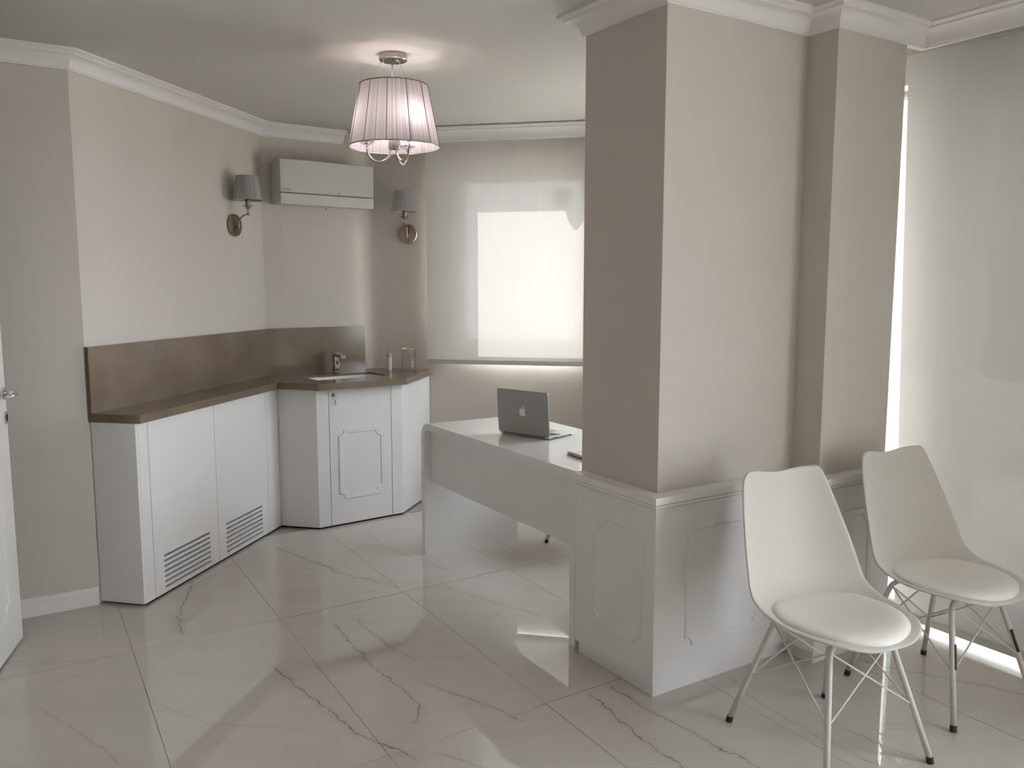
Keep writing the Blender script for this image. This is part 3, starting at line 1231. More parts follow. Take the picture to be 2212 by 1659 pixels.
SP = [c0, c1, c2, c3]
bm = B_()
fbox_m(bm, SP, 0, -0.018, 0, 0.012, 0.871)
obj("side_panel", bm, 'lacquer', sk)
bm = B_()
fbox_m(bm, SP, 2, -0.018, 0, 0.012, 0.871)
obj("side_panel", bm, 'lacquer', sk)
bm = B_()
prism(bm, [c1, AC.xy(0.1585, FO), AC.xy(0.1585, FO - 0.018), offset_path(SP, -0.018)[1]], 0.012, 0.871)
obj("filler_panel", bm, 'lacquer', sk)
bm = B_()
prism(bm, [AC.xy(0.5905, FO), c2, offset_path(SP, -0.018)[2], AC.xy(0.5905, FO - 0.018)], 0.012, 0.871)
obj("filler_panel", bm, 'lacquer', sk)
bm = B_()
fbox(bm, AC, 0.1625, 0.5868, FO - 0.018, FO, 0.012, 0.869, 0.001)
dr = obj("door", bm, 'lacquer', sk)
moulding(AC, FO + 0.0002, 0.218, 0.536, 0.168, 0.610, "moulding", 'lacquer', dr)
bm = B_()
m4 = AC.mat(0.193, FO, 0.832) @ Matrix.Rotation(R(90), 4, 'X')
lathe(bm, (0, 0, 0), [(0, 0.009), (0.007, 0.009), (0.0105, 0.006), (0.0115, 0.0), (0, 0)], 20, m4)
lk = obj("lock", bm, 'brass', dr, smooth=True)
bm = B_()
tube(bm, [AC.pt(0.195, FO + 0.011, 0.829), AC.pt(0.195, FO + 0.013, 0.822)], 0.0015, 8)
ringp = [AC.pt(0.197 + 0.010 * math.cos(a), FO + 0.013, 0.812 + 0.011 * math.sin(a)) for a in [2 * PI * i / 16 for i in range(17)]]
tube(bm, ringp, 0.0011, 6)
fbox(bm, AC, 0.1965, 0.2015, FO + 0.012, FO + 0.0145, 0.772, 0.800)
fbox(bm, AC, 0.1995, 0.2045, FO + 0.012, FO + 0.0145, 0.772, 0.778)
obj("key", bm, 'brass', lk)
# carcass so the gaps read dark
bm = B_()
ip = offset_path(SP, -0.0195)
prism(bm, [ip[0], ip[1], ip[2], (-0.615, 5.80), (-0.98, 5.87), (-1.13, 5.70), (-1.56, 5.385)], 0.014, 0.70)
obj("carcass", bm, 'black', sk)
bm = B_()
ip = offset_path(SP, -0.006)
prism(bm, [ip[0], ip[1], ip[2], (-0.60, 5.81), (-0.98, 5.86), (-1.13, 5.69), (-1.55, 5.38)], 0.0, 0.0115)
obj("plinth", bm, 'black', sk)

# ------------------------------------------------------------------ countertop with sink cut-out, slot panel, backsplash
ZT, ZB = 0.912, 0.872
ZS = 0.898
top = thing("countertop", (-1.4, 5.0, ZB), "taupe brown stone countertop with matching backsplash along the left wall", "countertop")
outer = [LW.xy(-0.004, 0.0012), (-1.695, 3.729), LW.xy(1.304, 0.258), (-1.160, 4.919), (-0.672, 5.242), (-0.563, 5.8275), (-0.95, 5.8818), (-0.985, 5.886), (-1.014, 5.881),
         (-1.037, 5.864), (-1.052, 5.844), (-1.064, 5.816), (-1.080, 5.788), (-1.102, 5.763), (-1.141, 5.7335), (B[0] + 0.0006, B[1] - 0.0016)]
outer = [(p[0], p[1]) for p in outer]
sink_hole = [AC.xy(s, o) for s, o in ((0.150, 0.455), (0.645, 0.455), (0.645, 0.180), (0.150, 0.180))]
lid_hole = [LW.xy(s, o) for s, o in ((0.140, 0.045), (0.140, 0.195), (0.775, 0.195), (0.775, 0.045))]
bm = B_()
plate(bm, outer, [[(p.x, p.y) for p in sink_hole], [(p.x, p.y) for p in lid_hole]], ZT - ZS, lambda u, v, w_: Vector((u, v, ZS + w_)))
obj("slab", bm, 'stone', top)
ed = [outer[0], outer[1], outer[2], outer[3], outer[4], outer[5]]
ei = offset_path(ed, -0.012)
for i in range(5):
    bm = B_()
    prism(bm, [ed[i], ed[i + 1], ei[i + 1], ei[i]], ZB, ZS - 0.0001)
    obj("edge_strip", bm, 'stone', top)
bm = B_()
fbox(bm, LW, 0.1475, 0.7715, 0.0485, 0.1915, ZS, ZT - 0.0005)
obj("access_panel", bm, 'stone', top)
bm = B_()
fbox(bm, LW, 0.12, 0.80, 0.03, 0.21, ZS - 0.001, ZS - 0.0003)
obj("panel_backing", bm, 'black', top)
bm = B_()
j = LW.xy(1.653, 0.0)
bs = [LW.xy(-0.004, 0.0012), LW.xy(-0.004, 0.021)]
corner_in = offset_path([A, B, (-1.141, 5.735)], 0.021)[1]
corner_out = offset_path([A, B, (-1.141, 5.735)], 0.0012)[1]
prism(bm, [LW.xy(-0.004, 0.0012), LW.xy(-0.004, 0.021), corner_in, corner_out], ZT + 0.0002, 1.219)
obj("backsplash", bm, 'stone', top)
bm = B_()
prism(bm, [corner_out, corner_in, AC.xy(0.694, 0.021), AC.xy(0.694, 0.0012)], ZT + 0.0002, 1.219)
obj("backsplash", bm, 'stone', top)

# undermount basin
basin = thing("wash_basin", AC.pt(0.40, 0.32, 0.70), "white undermount basin sunk in the brown counter", "basin")
bm = B_()
lp = []
for zz, inset in ((ZS - 0.001, -0.006), (ZS - 0.03, -0.003), (0.80, 0.01), (0.755, 0.035), (0.745, 0.06)):
    s0, s1, o0, o1 = 0.150 + inset, 0.645 - inset, 0.180 + inset, 0.455 - inset
    rr = 0.035
    ring = []
    for cx, cy, a0 in ((s1 - rr, o1 - rr, 0), (s0 + rr, o1 - rr, 90), (s0 + rr, o0 + rr, 180), (s1 - rr, o0 + rr, 270)):
        for i in range(5):
            a = R(a0 + 90 * i / 4)
            ring.append(bm.verts.new(AC.pt(cx + rr * math.cos(a), cy + rr * math.sin(a), zz)))
    lp.append(ring)
for a, b in zip(lp, lp[1:]):
    for i in range(20):
        bm.faces.new((a[i], a[(i + 1) % 20], b[(i + 1) % 20], b[i]))
bm.faces.new(lp[-1])
obj("bowl", bm, 'ceramic', basin, smooth=True)
bm = B_()
lathe(bm, AC.pt(0.40, 0.32, 0.7452), [(0.0, 0.003), (0.018, 0.003), (0.022, 0.0)], 20)
obj("drain", bm, 'chrome', basin, smooth=True)

# sensor tap
tp = thing("tap", AC.pt(0.425, 0.125, ZT), "chrome sensor tap with short angled spout behind the basin", "tap")
m4 = AC.mat(0.425, 0.125, ZT + 0.0005)
bm = B_()
box(bm, -0.017, 0.017, -0.018, 0.020, 0.0, 0.128, 0.006, 3, m4)
obj("body", bm, 'chrome', tp, smooth=False)
bm = B_()
t_ = bmesh.new()
hexa(t_, [Vector(p) for p in ((-0.017, -0.118, 0.106), (0.017, -0.118, 0.106), (0.017, 0.020, 0.112), (-0.017, 0.020, 0.112),
                              (-0.017, -0.112, 0.128), (0.017, -0.112, 0.128), (0.017, 0.020, 0.142), (-0.017, 0.020, 0.142))])
bmesh.ops.transform(t_, matrix=m4, verts=t_.verts)
merge_bevel(bm, t_, 0.005, 3)
obj("spout", bm, 'chrome', tp)
bm = B_()
box(bm, -0.010, 0.010, -0.0195, -0.0175, 0.035, 0.090, 0.0008, 1, m4)
sn = obj("sensor_plate", bm, 'chrome', tp)
bm = B_()
box(bm, -0.005, 0.005, -0.0205, -0.0190, 0.060, 0.082, 0.0005, 1, m4)
obj("sensor_eye", bm, 'black', sn)
bm = B_()
box(bm, 0.0165, 0.031, -0.008, 0.008, 0.045, 0.075, 0.004, 2, m4)
obj("mixing_knob", bm, 'chrome', tp)

# reed diffuser
rd = thing("reed_diffuser", (-0.858, 5.765, ZT), "small pale bottle reed diffuser with wooden collar on the counter", "diffuser")
bm = B_()
lathe(bm, (-0.858, 5.765, ZT + 0.0003), [(0, 0), (0.0175, 0), (0.0185, 0.002), (0.0185, 0.082), (0.016, 0.085), (0, 0.085)], 24)
obj("bottle", bm, 'label_paper', rd, smooth=False)
bm = B_()
lathe(bm, (-0.858, 5.765, ZT + 0.0856), [(0.006, 0), (0.0178, 0), (0.0178, 0.029), (0.006, 0.029), (0.006, 0)], 24)
obj("wooden_collar", bm, 'wood', rd)
for dx, dy, l in ((-0.016, 0.004, 0.196), (-0.012, -0.006, 0.192), (-0.003, 0.005, 0.19), (0.010, -0.004, 0.194), (0.018, 0.003, 0.198)):
    bm = B_()
    tube(bm, [(-0.858 - dx * 0.25, 5.765 - dy * 0.25, ZT + 0.09), (-0.858 + dx, 5.765 + dy, ZT + l)], 0.0011, 6)
    obj("reed", bm, 'reed', rd)

# ribbed glass with gold rim
gj = thing("glass_tumbler", (-0.714, 5.702, ZT), "clear ribbed glass tumbler with a gold rim near the window", "tumbler")
bm = B_()
rings = []
prof = [(0.0, 0.001), (0.046, 0.001), (0.0485, 0.004), (0.0495, 0.012), (0.0500, 0.150), (0.0470, 0.150), (0.0462, 0.022), (0.0, 0.020)]
nn = 72
for r, z in prof:
    if r == 0:
        rings.append([bm.verts.new((-0.714, 5.702, ZT + z))])
    else:
        rings.append([bm.verts.new((-0.714 + (r - (0.0011 if (i % 2 and 0.012 < z < 0.145 or i % 2 and r > 0.049) else 0)) * math.cos(2 * PI * i / nn),
                                    5.702 + (r - (0.0011 if (i % 2 and r > 0.049) else 0)) * math.sin(2 * PI * i / nn), ZT + z)) for i in range(nn)])
for a, b in zip(rings, rings[1:]):
    for i in range(nn):
        k = (i + 1) % nn
        if len(a) == 1:
            bm.faces.new((a[0], b[i], b[k]))
        elif len(b) == 1:
            bm.faces.new((a[i], a[k], b[0]))
        else:
            bm.faces.new((a[i], a[k], b[k], b[i]))
obj("vessel", bm, 'glass', gj, smooth=True)
bm = B_()
lathe(bm, (-0.714, 5.702, ZT + 0.1502), [(0.0468, 0), (0.0503, 0), (0.0507, 0.0015), (0.0503, 0.004), (0.0468, 0.004), (0.0468, 0)], 48)
obj("rim", bm, 'gold', gj, smooth=True)

# ------------------------------------------------------------------ wall ventilation unit
vu = thing("ventilation_unit", AC.pt(0.38, 0.0, 2.01), "white rectangular ventilation unit mounted high on the back wall", "ventilator")
bm = B_()
fbox(bm, AC, 0.066, 0.696, 0.002, 0.135, 2.016, 2.280, 0.004)
obj("housing", bm, 'plastic', vu)
bm = B_()
fbox(bm, AC, 0.060, 0.702, 0.136, 0.145, 2.012, 2.284, 0.003)
obj("surround", bm, 'plastic', vu)
bm = B_()
fbox(bm, AC, 0.056, 0.702, 0.152, 0.180, 2.0805, 2.286, 0.004)
fpn = obj("front_panel", bm, 'plastic', vu)
bm = B_()
fbox(bm, AC, 0.056, 0.702, 0.152, 0.180, 2.007, 2.0765, 0.004)
obj("lower_flap", bm, 'plastic', vu)
bm = B_()
fbox(bm, AC, 0.066, 0.692, 0.1455, 0.1515, 2.014, 2.278)
obj("spacer", bm, 'ink', vu)
bm = B_()
fbox(bm, AC, 0.405, 0.421, 0.06, 0.08, 1.992, 2.0155, 0.003)
obj("shutter_tab", bm, 'plastic', vu)
bm = B_()
m4 = AC.mat(0.453, 0.1802, 2.092) @ Matrix.Rotation(R(90), 4, 'X')
lathe(bm, (0, 0, 0), [(0, 0.0006), (0.0038, 0.0006), (0.0038, 0)], 16, m4)
obj("indicator", bm, 'black', fpn)
MT = AC.mat(0.0, 0.1803, 0.0) @ Matrix.Rotation(R(90), 4, 'X')
# three-diamond emblem and two lines of lettering
bm = B_()
cx, cz, r = 0.0745, 2.0985, 0.0092
for a0 in (90, 210, 330):
    d = Vector((math.cos(R(a0)), math.sin(R(a0))))
    e = Vector((-d.y, d.x))
    pts = [(cx, cz), (cx + d.x * r / 2 + e.x * r * 0.29, cz + d.y * r / 2 + e.y * r * 0.29), (cx + d.x * r, cz + d.y * r), (cx + d.x * r / 2 - e.x * r * 0.29, cz + d.y * r / 2 - e.y * r * 0.29)]
    plate(bm, pts, [], 0.0004, lambda u, v, w_: AC.pt(u, 0.1801 + w_, v))
em = obj("emblem", bm, 'ink', fpn)
em["kind"] = "stuff"
text_mesh("lettering", "MITSUBISHI", 0.0075, MT @ Matrix.Translation((0.086, 2.0985, 0)), 'ink', fpn)
text_mesh("lettering", "ELECTRIC", 0.0075, MT @ Matrix.Translation((0.086, 2.0915, 0)), 'ink', fpn)
text_mesh("lettering", "LOSSNAY", 0.0095, MT @ Matrix.Translation((0.375, 2.0890, 0)), 'ink_light', fpn)
bm = B_()
tube(bm, [AC.pt(0.093, 0.10, 2.0155), AC.pt(0.095, 0.10, 1.7), AC.pt(0.098, 0.10, 1.437)], 0.0011, 6)
pc = obj("pull_cord", bm, 'cord', vu)
bm = B_()
lathe(bm, AC.pt(0.098, 0.10, 1.417), [(0, 0), (0.0042, 0.001), (0.0042, 0.014), (0.0026, 0.021), (0, 0.022)], 12)
obj("cord_toggle", bm, 'cord', pc, smooth=True)


# ------------------------------------------------------------------ lamp shades
def cone_shade(bm_, c, r0, z0, r1, z1, n=96, pleat=0.0):
    lay = bm_.verts.layers.float.new("turn")
    rings = []
    m = 6
    for i in range(m + 1):
        t = i / m
        r, z = r0 + (r1 - r0) * t, z0 + (z1 - z0) * t
        ring = []
        for j in range(n + 1):
            a = 2 * PI * j / n
            v = bm_.verts.new((c[0] + r * math.cos(a), c[1] + r * math.sin(a), c[2] + z))
            v[lay] = j / n
            ring.append(v)
        rings.append(ring)
    for a, b in zip(rings, rings[1:]):
        for j in range(n):
            bm_.faces.new((a[j], a[j + 1], b[j + 1], b[j]))


def ring_tube(bm_, c, r, z, rr, n=64):
    pts = [(c[0] + r * math.cos(2 * PI * i / n), c[1] + r * math.sin(2 * PI * i / n), c[2] + z) for i in range(n)]
    rings = []
    for i in range(n):
        a = 2 * PI * i / n
        d = Vector((math.cos(a), math.sin(a), 0))
        rings.append([bm_.verts.new(Vector(pts[i]) + d * rr * math.cos(b) + Vector((0, 0, rr * math.sin(b)))) for b in [2 * PI * k / 6 for k in range(6)]])
    for i in range(n):
        a, b = rings[i], rings[(i + 1) % n]
        for k in range(6):
            bm_.faces.new((a[k], a[(k + 1) % 6], b[(k + 1) % 6], b[k]))


# ------------------------------------------------------------------ pendant lamp
PC = Vector((-0.530, 3.840, 0))
pen = thing("pendant_lamp", (PC.x, PC.y, CEIL), "lit pendant lamp with pleated silver thread shade and nickel arms", "lamp")
bm = B_()
lathe(bm, PC, [(0, 2.519), (0.062, 2.519), (0.063, 2.515), (0.063, 2.496), (0.060, 2.4925), (0.0, 2.491)], 48)
smooth_by_angle(obj("ceiling_rose", bm, 'nickel', pen), 30)
RT, RBm, ZT1, ZB1 = 0.152, 0.204, 2.386, 2.118
bm = B_()
cone_shade(bm, PC, RBm, ZB1, RT, ZT1)
sh = obj("shade", bm, 'shade', pen, smooth=True)
bm = B_()
cone_shade(bm, PC, RBm - 0.004, ZB1 + 0.001, RT - 0.004, ZT1 - 0.001)
bm.free()
for nm, r_, z_, rr in (("rim", RBm, ZB1, 0.0026), ("rim", RT, ZT1, 0.0026)):
    bm = B_()
    ring_tube(bm, PC, r_, z_, rr)
    obj(nm, bm, 'seam' if z_ > 2.2 else 'nickel', sh, smooth=True)
for k in range(12):
    a = R(-92 + 30 * k)
    d = Vector((math.cos(a), math.sin(a), 0))
    bm = B_()
    tube(bm, [PC + d * (RBm + 0.0012) + Vector((0, 0, ZB1)), PC + d * (RT + 0.0012) + Vector((0, 0, ZT1))], 0.0017, 6)
    obj("seam", bm, 'seam', sh)
for k in range(3):
    a = R(-60 + 120 * k)
    d = Vector((math.cos(a), math.sin(a), 0))
    bm = B_()
    tube(bm, [PC + d * 0.045 + Vector((0, 0, 2.492)), PC + d * RT * 0.97 + Vector((0, 0, ZT1))], 0.0007, 5)
    wr = obj("suspension_wire", bm, 'nickel', pen)
    bm = B_()
    lathe(bm, PC + d * 0.045, [(0, 2.480), (0.004, 2.483), (0.0045, 2.490), (0, 2.493)], 12)
    obj("wire_grip", bm, 'chrome', wr, smooth=True)
bm = B_()
tube(bm, [PC + Vector(p) for p in ((-0.002, 0, 2.492), (-0.006, 0, 2.45), (-0.003, -0.002, 2.415), (0.006, -0.004, 2.39), (0.003, 0, 2.30), (0, 0, 2.18))], 0.0035, 8)
obj("cable", bm, 'cord', pen, smooth=True)
bm = B_()
tube(bm, [PC + Vector((0.004, -0.03, 2.392)), PC + Vector((0.03, -0.05, 2.398))], 0.006, 8)
obj("cable_connector", bm, 'cord', pen)
bm = B_()
lathe(bm, PC, [(0, 2.109), (0.026, 2.109), (0.027, 2.112), (0.027, 2.150), (0.020, 2.158), (0.006, 2.160), (0.006, 2.20), (0, 2.20)], 32)
smooth_by_angle(obj("hub", bm, 'nickel', pen), 30)
for a in (R(189), R(69), R(-51)):
    d = Vector((math.cos(a), math.sin(a), 0))
    bm = B_()
    pts = [PC + d * 0.018 + Vector((0, 0, 2.112))]
    for i in range(17):
        t = PI + PI * i / 16
        pts.append(PC + d * (0.070 + 0.052 * math.cos(t)) + Vector((0, 0, 2.108 + 0.056 * math.sin(t))))
    pts.append(PC + d * 0.122 + Vector((0, 0, 2.120)))
    tube(bm, pts, 0.0052, 10)
    ar = obj("arm", bm, 'nickel', pen, smooth=True)
    cpos = PC + d * 0.122
    bm = B_()
    lathe(bm, cpos, [(0.005, 2.121), (0.010, 2.123), (0.024, 2.128), (0.036, 2.138), (0.0365, 2.141), (0.024, 2.133), (0.010, 2.129), (0.005, 2.128), (0.005, 2.121)], 24)
    obj("drip_cup", bm, 'crystal', ar, smooth=True)
    bm = B_()
    lathe(bm, cpos, [(0, 2.1295), (0.0115, 2.1295), (0.0115, 2.190), (0, 2.190)], 20)
    smooth_by_angle(obj("candle_sleeve", bm, 'nickel', ar), 30)
    bm = B_()
    lathe(bm, cpos, [(0, 2.191), (0.010, 2.193), (0.017, 2.215), (0.0175, 2.232), (0.012, 2.258), (0.004, 2.280), (0, 2.284)], 16)
    obj("bulb", bm, 'bulb', ar, smooth=True)


# ------------------------------------------------------------------ wall sconces
def sconce(F, s, z, label):
    """local: +x out of the wall"""
    root = thing("wall_sconce", F.pt(s, 0, z), label, "wall lamp", rotz=math.atan2(F.n.y, F.n.x), group="wall lamps beside the ventilation unit")
    ry = Matrix.Rotation(R(90), 4, 'Y')
    b = B_()
    lathe(b, (0, 0, 0), [(0, 0.0015), (0.064, 0.0015), (0.066, 0.004), (0.066, 0.020), (0.063, 0.0235), (0, 0.0250)], 48, ry)
    smooth_by_angle(obj("backplate", b, 'bronze', root, local=True), 30)
    b = B_()
    pts = [(0.040, 0, -0.046), (0.040, 0, 0.0)]
    for i in range(1, 11):
        t = PI / 2 * i / 10
        pts.append((0.040 + 0.056 * (1 - math.cos(t)), 0, 0.0 + 0.062 * math.sin(t)))
    pts.append((0.104, 0, 0.064))
    tube(b, pts, 0.0042, 10)
    lathe(b, (0.104, 0, 0.065), [(0.009 * math.sin(PI * i / 10), -0.009 * math.cos(PI * i / 10)) for i in range(11)], 16)
    tube(b, [(0.024, 0, -0.012), (0.040, 0, -0.012)], 0.0045, 8)
    ar_ = obj("arm", b, 'bronze', root, smooth=True, local=True)
    b = B_()
    tube(b, [(0.104, 0, 0.070), (0.104, 0, 0.104)], 0.0042, 8)
    lathe(b, (0.104, 0, 0.094), [(0, 0), (0.016, 0.001), (0.016, 0.004), (0, 0.005)], 20)
    obj("stem", b, 'bronze', root, smooth=True, local=True)
    b = B_()
    lathe(b, (0.104, 0, 0.098), [(0.005, 0.002), (0.012, 0.003), (0.034, 0.011), (0.037, 0.015), (0.034, 0.016), (0.012, 0.008), (0.005, 0.007), (0.005, 0.002)], 24)
    obj("drip_cup", b, 'crystal', root, smooth=True, local=True)
    b = B_()
    lathe(b, (0.104, 0, 0.105), [(0, 0), (0.0155, 0), (0.0155, 0.070), (0, 0.070)], 20)
    smooth_by_angle(obj("candle_sleeve", b, 'bronze', root, local=True), 30)
    b = B_()
    cone_shade(b, (0.104, 0, 0), 0.084, 0.146, 0.062, 0.284, n=48)
    s_ = obj("shade", b, 'sconce_shade', root, smooth=True, local=True)
    for rr, zz in ((0.084, 0.146), (0.062, 0.284)):
        b = B_()
        ring_tube(b, (0.104, 0, 0), rr, zz, 0.0016, 40)
        obj("rim", b, 'sconce_shade', s_, smooth=True, local=True)
    for k in range(8):
        a = 2 * PI * (k + 0.35) / 8
        b = B_()
        tube(b, [(0.104 + 0.085 * math.cos(a), 0.085 * math.sin(a), 0.146), (0.104 + 0.063 * math.cos(a), 0.063 * math.sin(a), 0.284)], 0.0012, 5)
        obj("seam", b, 'sconce_shade', s_, local=True)
    return root


sconce(LW, 1.30, 1.857, "bronze wall lamp with grey shade left of the ventilation unit")
sconce(SW, 0.257, 1.852, "bronze wall lamp with grey shade between the ventilation unit and the window")

# ------------------------------------------------------------------ desk
DK = Fr((0.2600, 3.2935), -31.8)     # runs from the pillar end to the free end; n points to the window side
DL = 1.450
ZD = 0.750
dk = thing("desk", DK.pt(DL / 2, 0.3, 0), "glossy white waterfall desk with one rounded end beside the pillar", "desk")
T = 0.036


def desk_pt(s, o, z):
    return DK.pt(s, o, z)


bm = B_()
rad = 0.085
outl = [(0.0, 0.0), (0.0, ZD)]
for i in range(11):
    a = R(90 - 90 * i / 10)
    outl.append((DL - rad + rad * math.cos(a), ZD - rad + rad * math.sin(a)))
outl += [(DL, 0.0), (DL - T, 0.0)]
ri = rad - T
for i in range(11):
    a = R(90 * i / 10)
    outl.append((DL - rad + ri * math.cos(a), ZD - rad + ri * math.sin(a)))
outl += [(T + 0.004, ZD - T), (T + 0.004, 0.0)]
plate(bm, outl, [], 0.61, lambda u, v, w_: DK.pt(u, w_, v))
smooth_by_angle(obj("waterfall_top", bm, 'desk', dk), 20)
bm = B_()
fbox(bm, DK, T + 0.0045, DL - T - 0.0005, 0.042, 0.060, 0.412, ZD - T - 0.0005)
obj("modesty_panel", bm, 'desk', dk)

# ------------------------------------------------------------------ laptop
lp0 = Vector((-0.066, 4.163))
lp1 = Vector((0.182, 3.963))
LP = Fr(lp1, math.degrees(math.atan2((lp0 - lp1).x, (lp0 - lp1).y)))   # along the hinge, n towards the sitter
lw = (lp0 - lp1).length
lap = thing("laptop", LP.pt(lw / 2, 0.11, ZD), "open silver laptop with apple emblem standing on the white desk", "laptop")


def rrect(x0, x1, y0, y1, r, n=5):
    pts = []
    for cx, cy, a0 in ((x1 - r, y1 - r, 0), (x0 + r, y1 - r, 90), (x0 + r, y0 + r, 180), (x1 - r, y0 + r, 270)):
        for i in range(n + 1):
            a = R(a0 + 90 * i / n)
            pts.append((cx + r * math.cos(a), cy + r * math.sin(a)))
    return pts


bm = B_()
t_ = bmesh.new()
lo_ = [t_.verts.new(LP.pt(s, o, ZD + (0.0035 if o < 0.12 else 0.006))) for s, o in rrect(0.006, lw - 0.006, 0.006, 0.219, 0.012)]
hi_ = [t_.verts.new(LP.pt(s, o, ZD + 0.016 - 0.042 * o)) for s, o in rrect(0, lw, 0, 0.225, 0.012)]
t_.faces.new(lo_)
t_.faces.new(hi_)
for i in range(len(lo_)):
    k = (i + 1) % len(lo_)
    t_.faces.new((lo_[i], lo_[k], hi_[k], hi_[i]))
merge_bevel(bm, t_, 0)
deck = obj("base", bm, 'alu_light', lap)
for i, (s, o) in enumerate(((0.02, 0.02), (lw - 0.02, 0.02), (0.02, 0.2), (lw - 0.02, 0.2))):
    bm = B_()
    lathe(bm, LP.pt(s, o, ZD), [(0, 0.0002), (0.007, 0.0002), (0.007, 0.005), (0, 0.005)], 12)
    obj("foot", bm, 'rubber', lap)
for rrow in range(6):
    nk = 13
    for k in range(nk):
        s = 0.025 + (lw - 0.05) * k / nk
        o = 0.025 + rrow * 0.0175
        bm = B_()
        wd = (lw - 0.05) / nk - 0.003
        z = ZD + 0.016 - 0.042 * (o + 0.007) + 0.0002
        fbox(bm, LP, s, s + wd, o, o + (0.0145 if rrow else 0.008), z, z + 0.0014)
        obj("key", bm, 'key', deck)
bm = B_()
fbox(bm, LP, lw * 0.5 - 0.052, lw * 0.5 + 0.052, 0.142, 0.212, ZD + 0.0098, ZD + 0.0101)
obj("trackpad", bm, 'alu', deck)
for s in (0.028, 0.045, 0.058):
    bm = B_()
    fbox(bm, LP, -0.0004, 0.0008, s, s + 0.010, ZD + 0.0078, ZD + 0.0115)
    obj("port", bm, 'key', deck)
# lid tilted back a little
tilt = R(4)
LIDH = 0.222


def lid_pt(s, h, w_):
    """s along hinge, h up the lid, w_ out of its back"""
    return LP.pt(s, -h * math.sin(tilt) * 1.0 - w_ * math.cos(tilt) + 0.004, ZD + 0.0142 + h * math.cos(tilt) - w_ * math.sin(tilt))


bm = B_()
plate(bm, rrect(0, lw, 0, LIDH, 0.011), [], 0.0055, lambda u, v, w_: lid_pt(u, v, w_))
lid = obj("lid", bm, 'alu', lap)
bm = B_()
plate(bm, rrect(0.008, lw - 0.008, 0.012, LIDH - 0.008, 0.004), [], 0.0003, lambda u, v, w_: lid_pt(u, v, -w_ - 0.0001))
obj("screen", bm, 'screen', lid)


def spline(pts, n=6, closed=True):
    out = []
    k = len(pts)
    for i in range(k):
        p0, p1, p2, p3 = [Vector(pts[(i + j - 1) % k]) for j in range(4)]
        for q in range(n):
            t = q / n
            out.append(0.5 * ((2 * p1) + (-p0 + p2) * t + (2 * p0 - 5 * p1 + 4 * p2 - p3) * t * t + (-p0 + 3 * p1 - 3 * p2 + p3) * t ** 3))
    return out


ap = [(0, 0.30), (0.20, 0.38), (0.42, 0.26), (0.34, 0.13), (0.30, 0.0), (0.36, -0.13), (0.47, -0.20), (0.36, -0.45), (0.22, -0.56), (0.10, -0.53), (0, -0.50), (-0.10, -0.53),
      (-0.22, -0.56), (-0.36, -0.44), (-0.46, -0.20), (-0.49, 0.02), (-0.42, 0.25), (-0.20, 0.38)]
lf = [(0.02, 0.42), (0.03, 0.55), (0.12, 0.66), (0.22, 0.70), (0.21, 0.58), (0.12, 0.46)]
bm = B_()
for shp in (ap, lf):
    # seen from the back of the lid: the bite on the viewer's right
    plate(bm, [(lw / 2 - p.x * 0.041, LIDH / 2 + 0.004 + p.y * 0.041) for p in spline(shp)], [], 0.0003, lambda u, v, w_: lid_pt(u, v, 0.0056 + w_))
obj("emblem", bm, 'logo', lid)["kind"] = "stuff"
bm = B_()
tube(bm, [LP.pt(0.03, 0.004, ZD + 0.0125), LP.pt(lw - 0.03, 0.004, ZD + 0.0125)], 0.0045, 10)
obj("hinge", bm, 'key', lap)

# ------------------------------------------------------------------ spiral notebook
NB = Fr((0.241, 3.634), 152.5)     # spiral edge seen from the front
nb = thing("spiral_notebook", NB.pt(0.10, -0.08, ZD), "spiral notebook with red back cover at the desk edge by the pillar", "notebook")
bm = B_()
fbox(bm, NB, 0.004, 0.214, -0.148, -0.004, ZD + 0.0004, ZD + 0.0016)
obj("back_cover", bm, 'cover_red', nb)
bm = B_()
fbox(bm, NB, 0.006, 0.212, -0.147, -0.005, ZD + 0.0020, ZD + 0.0098)
obj("pages", bm, 'paper', nb)
bm = B_()
fbox(bm, NB, 0.004, 0.214, -0.148, -0.004, ZD + 0.0102, ZD + 0.0112)
obj("front_cover", bm, 'cover', nb)
for i in range(22):
    bm = B_()
    s = 0.010 + i * 0.0092
    tube(bm, [NB.pt(s + 0.002 * math.sin(t), -0.005 + 0.0072 * math.cos(t), ZD + 0.0078 + 0.0072 * math.sin(t)) for t in [2 * PI * q / 12 for q in range(13)]], 0.0009, 5)
    obj("coil", bm, 'key', nb)


# ------------------------------------------------------------------ chairs
CL = [(0.248, 0.425), (0.243, 0.4295), (0.228, 0.434), (0.200, 0.4375), (0.160, 0.4375), (0.105, 0.432), (0.040, 0.425), (-0.030, 0.421),
      (-0.090, 0.427), (-0.140, 0.447), (-0.178, 0.485), (-0.204, 0.535), (-0.225, 0.596), (-0.243, 0.662), (-0.259, 0.728), (-0.273, 0.788), (-0.281, 0.828), (-0.285, 0.850),
      (-0.287, 0.860)]
HW = [0.030, 0.076, 0.120, 0.165, 0.201, 0.227, 0.238, 0.240, 0.240, 0.239, 0.237, 0.232, 0.224, 0.213, 0.200, 0.187, 0.176, 0.164, 0.146]
LIFT = [0.000, 0.001, 0.004, 0.009, 0.015, 0.023, 0.033, 0.044, 0.056, 0.066, 0.074, 0.077, 0.074, 0.066, 0.056, 0.046, 0.040, 0.037, 0.036]


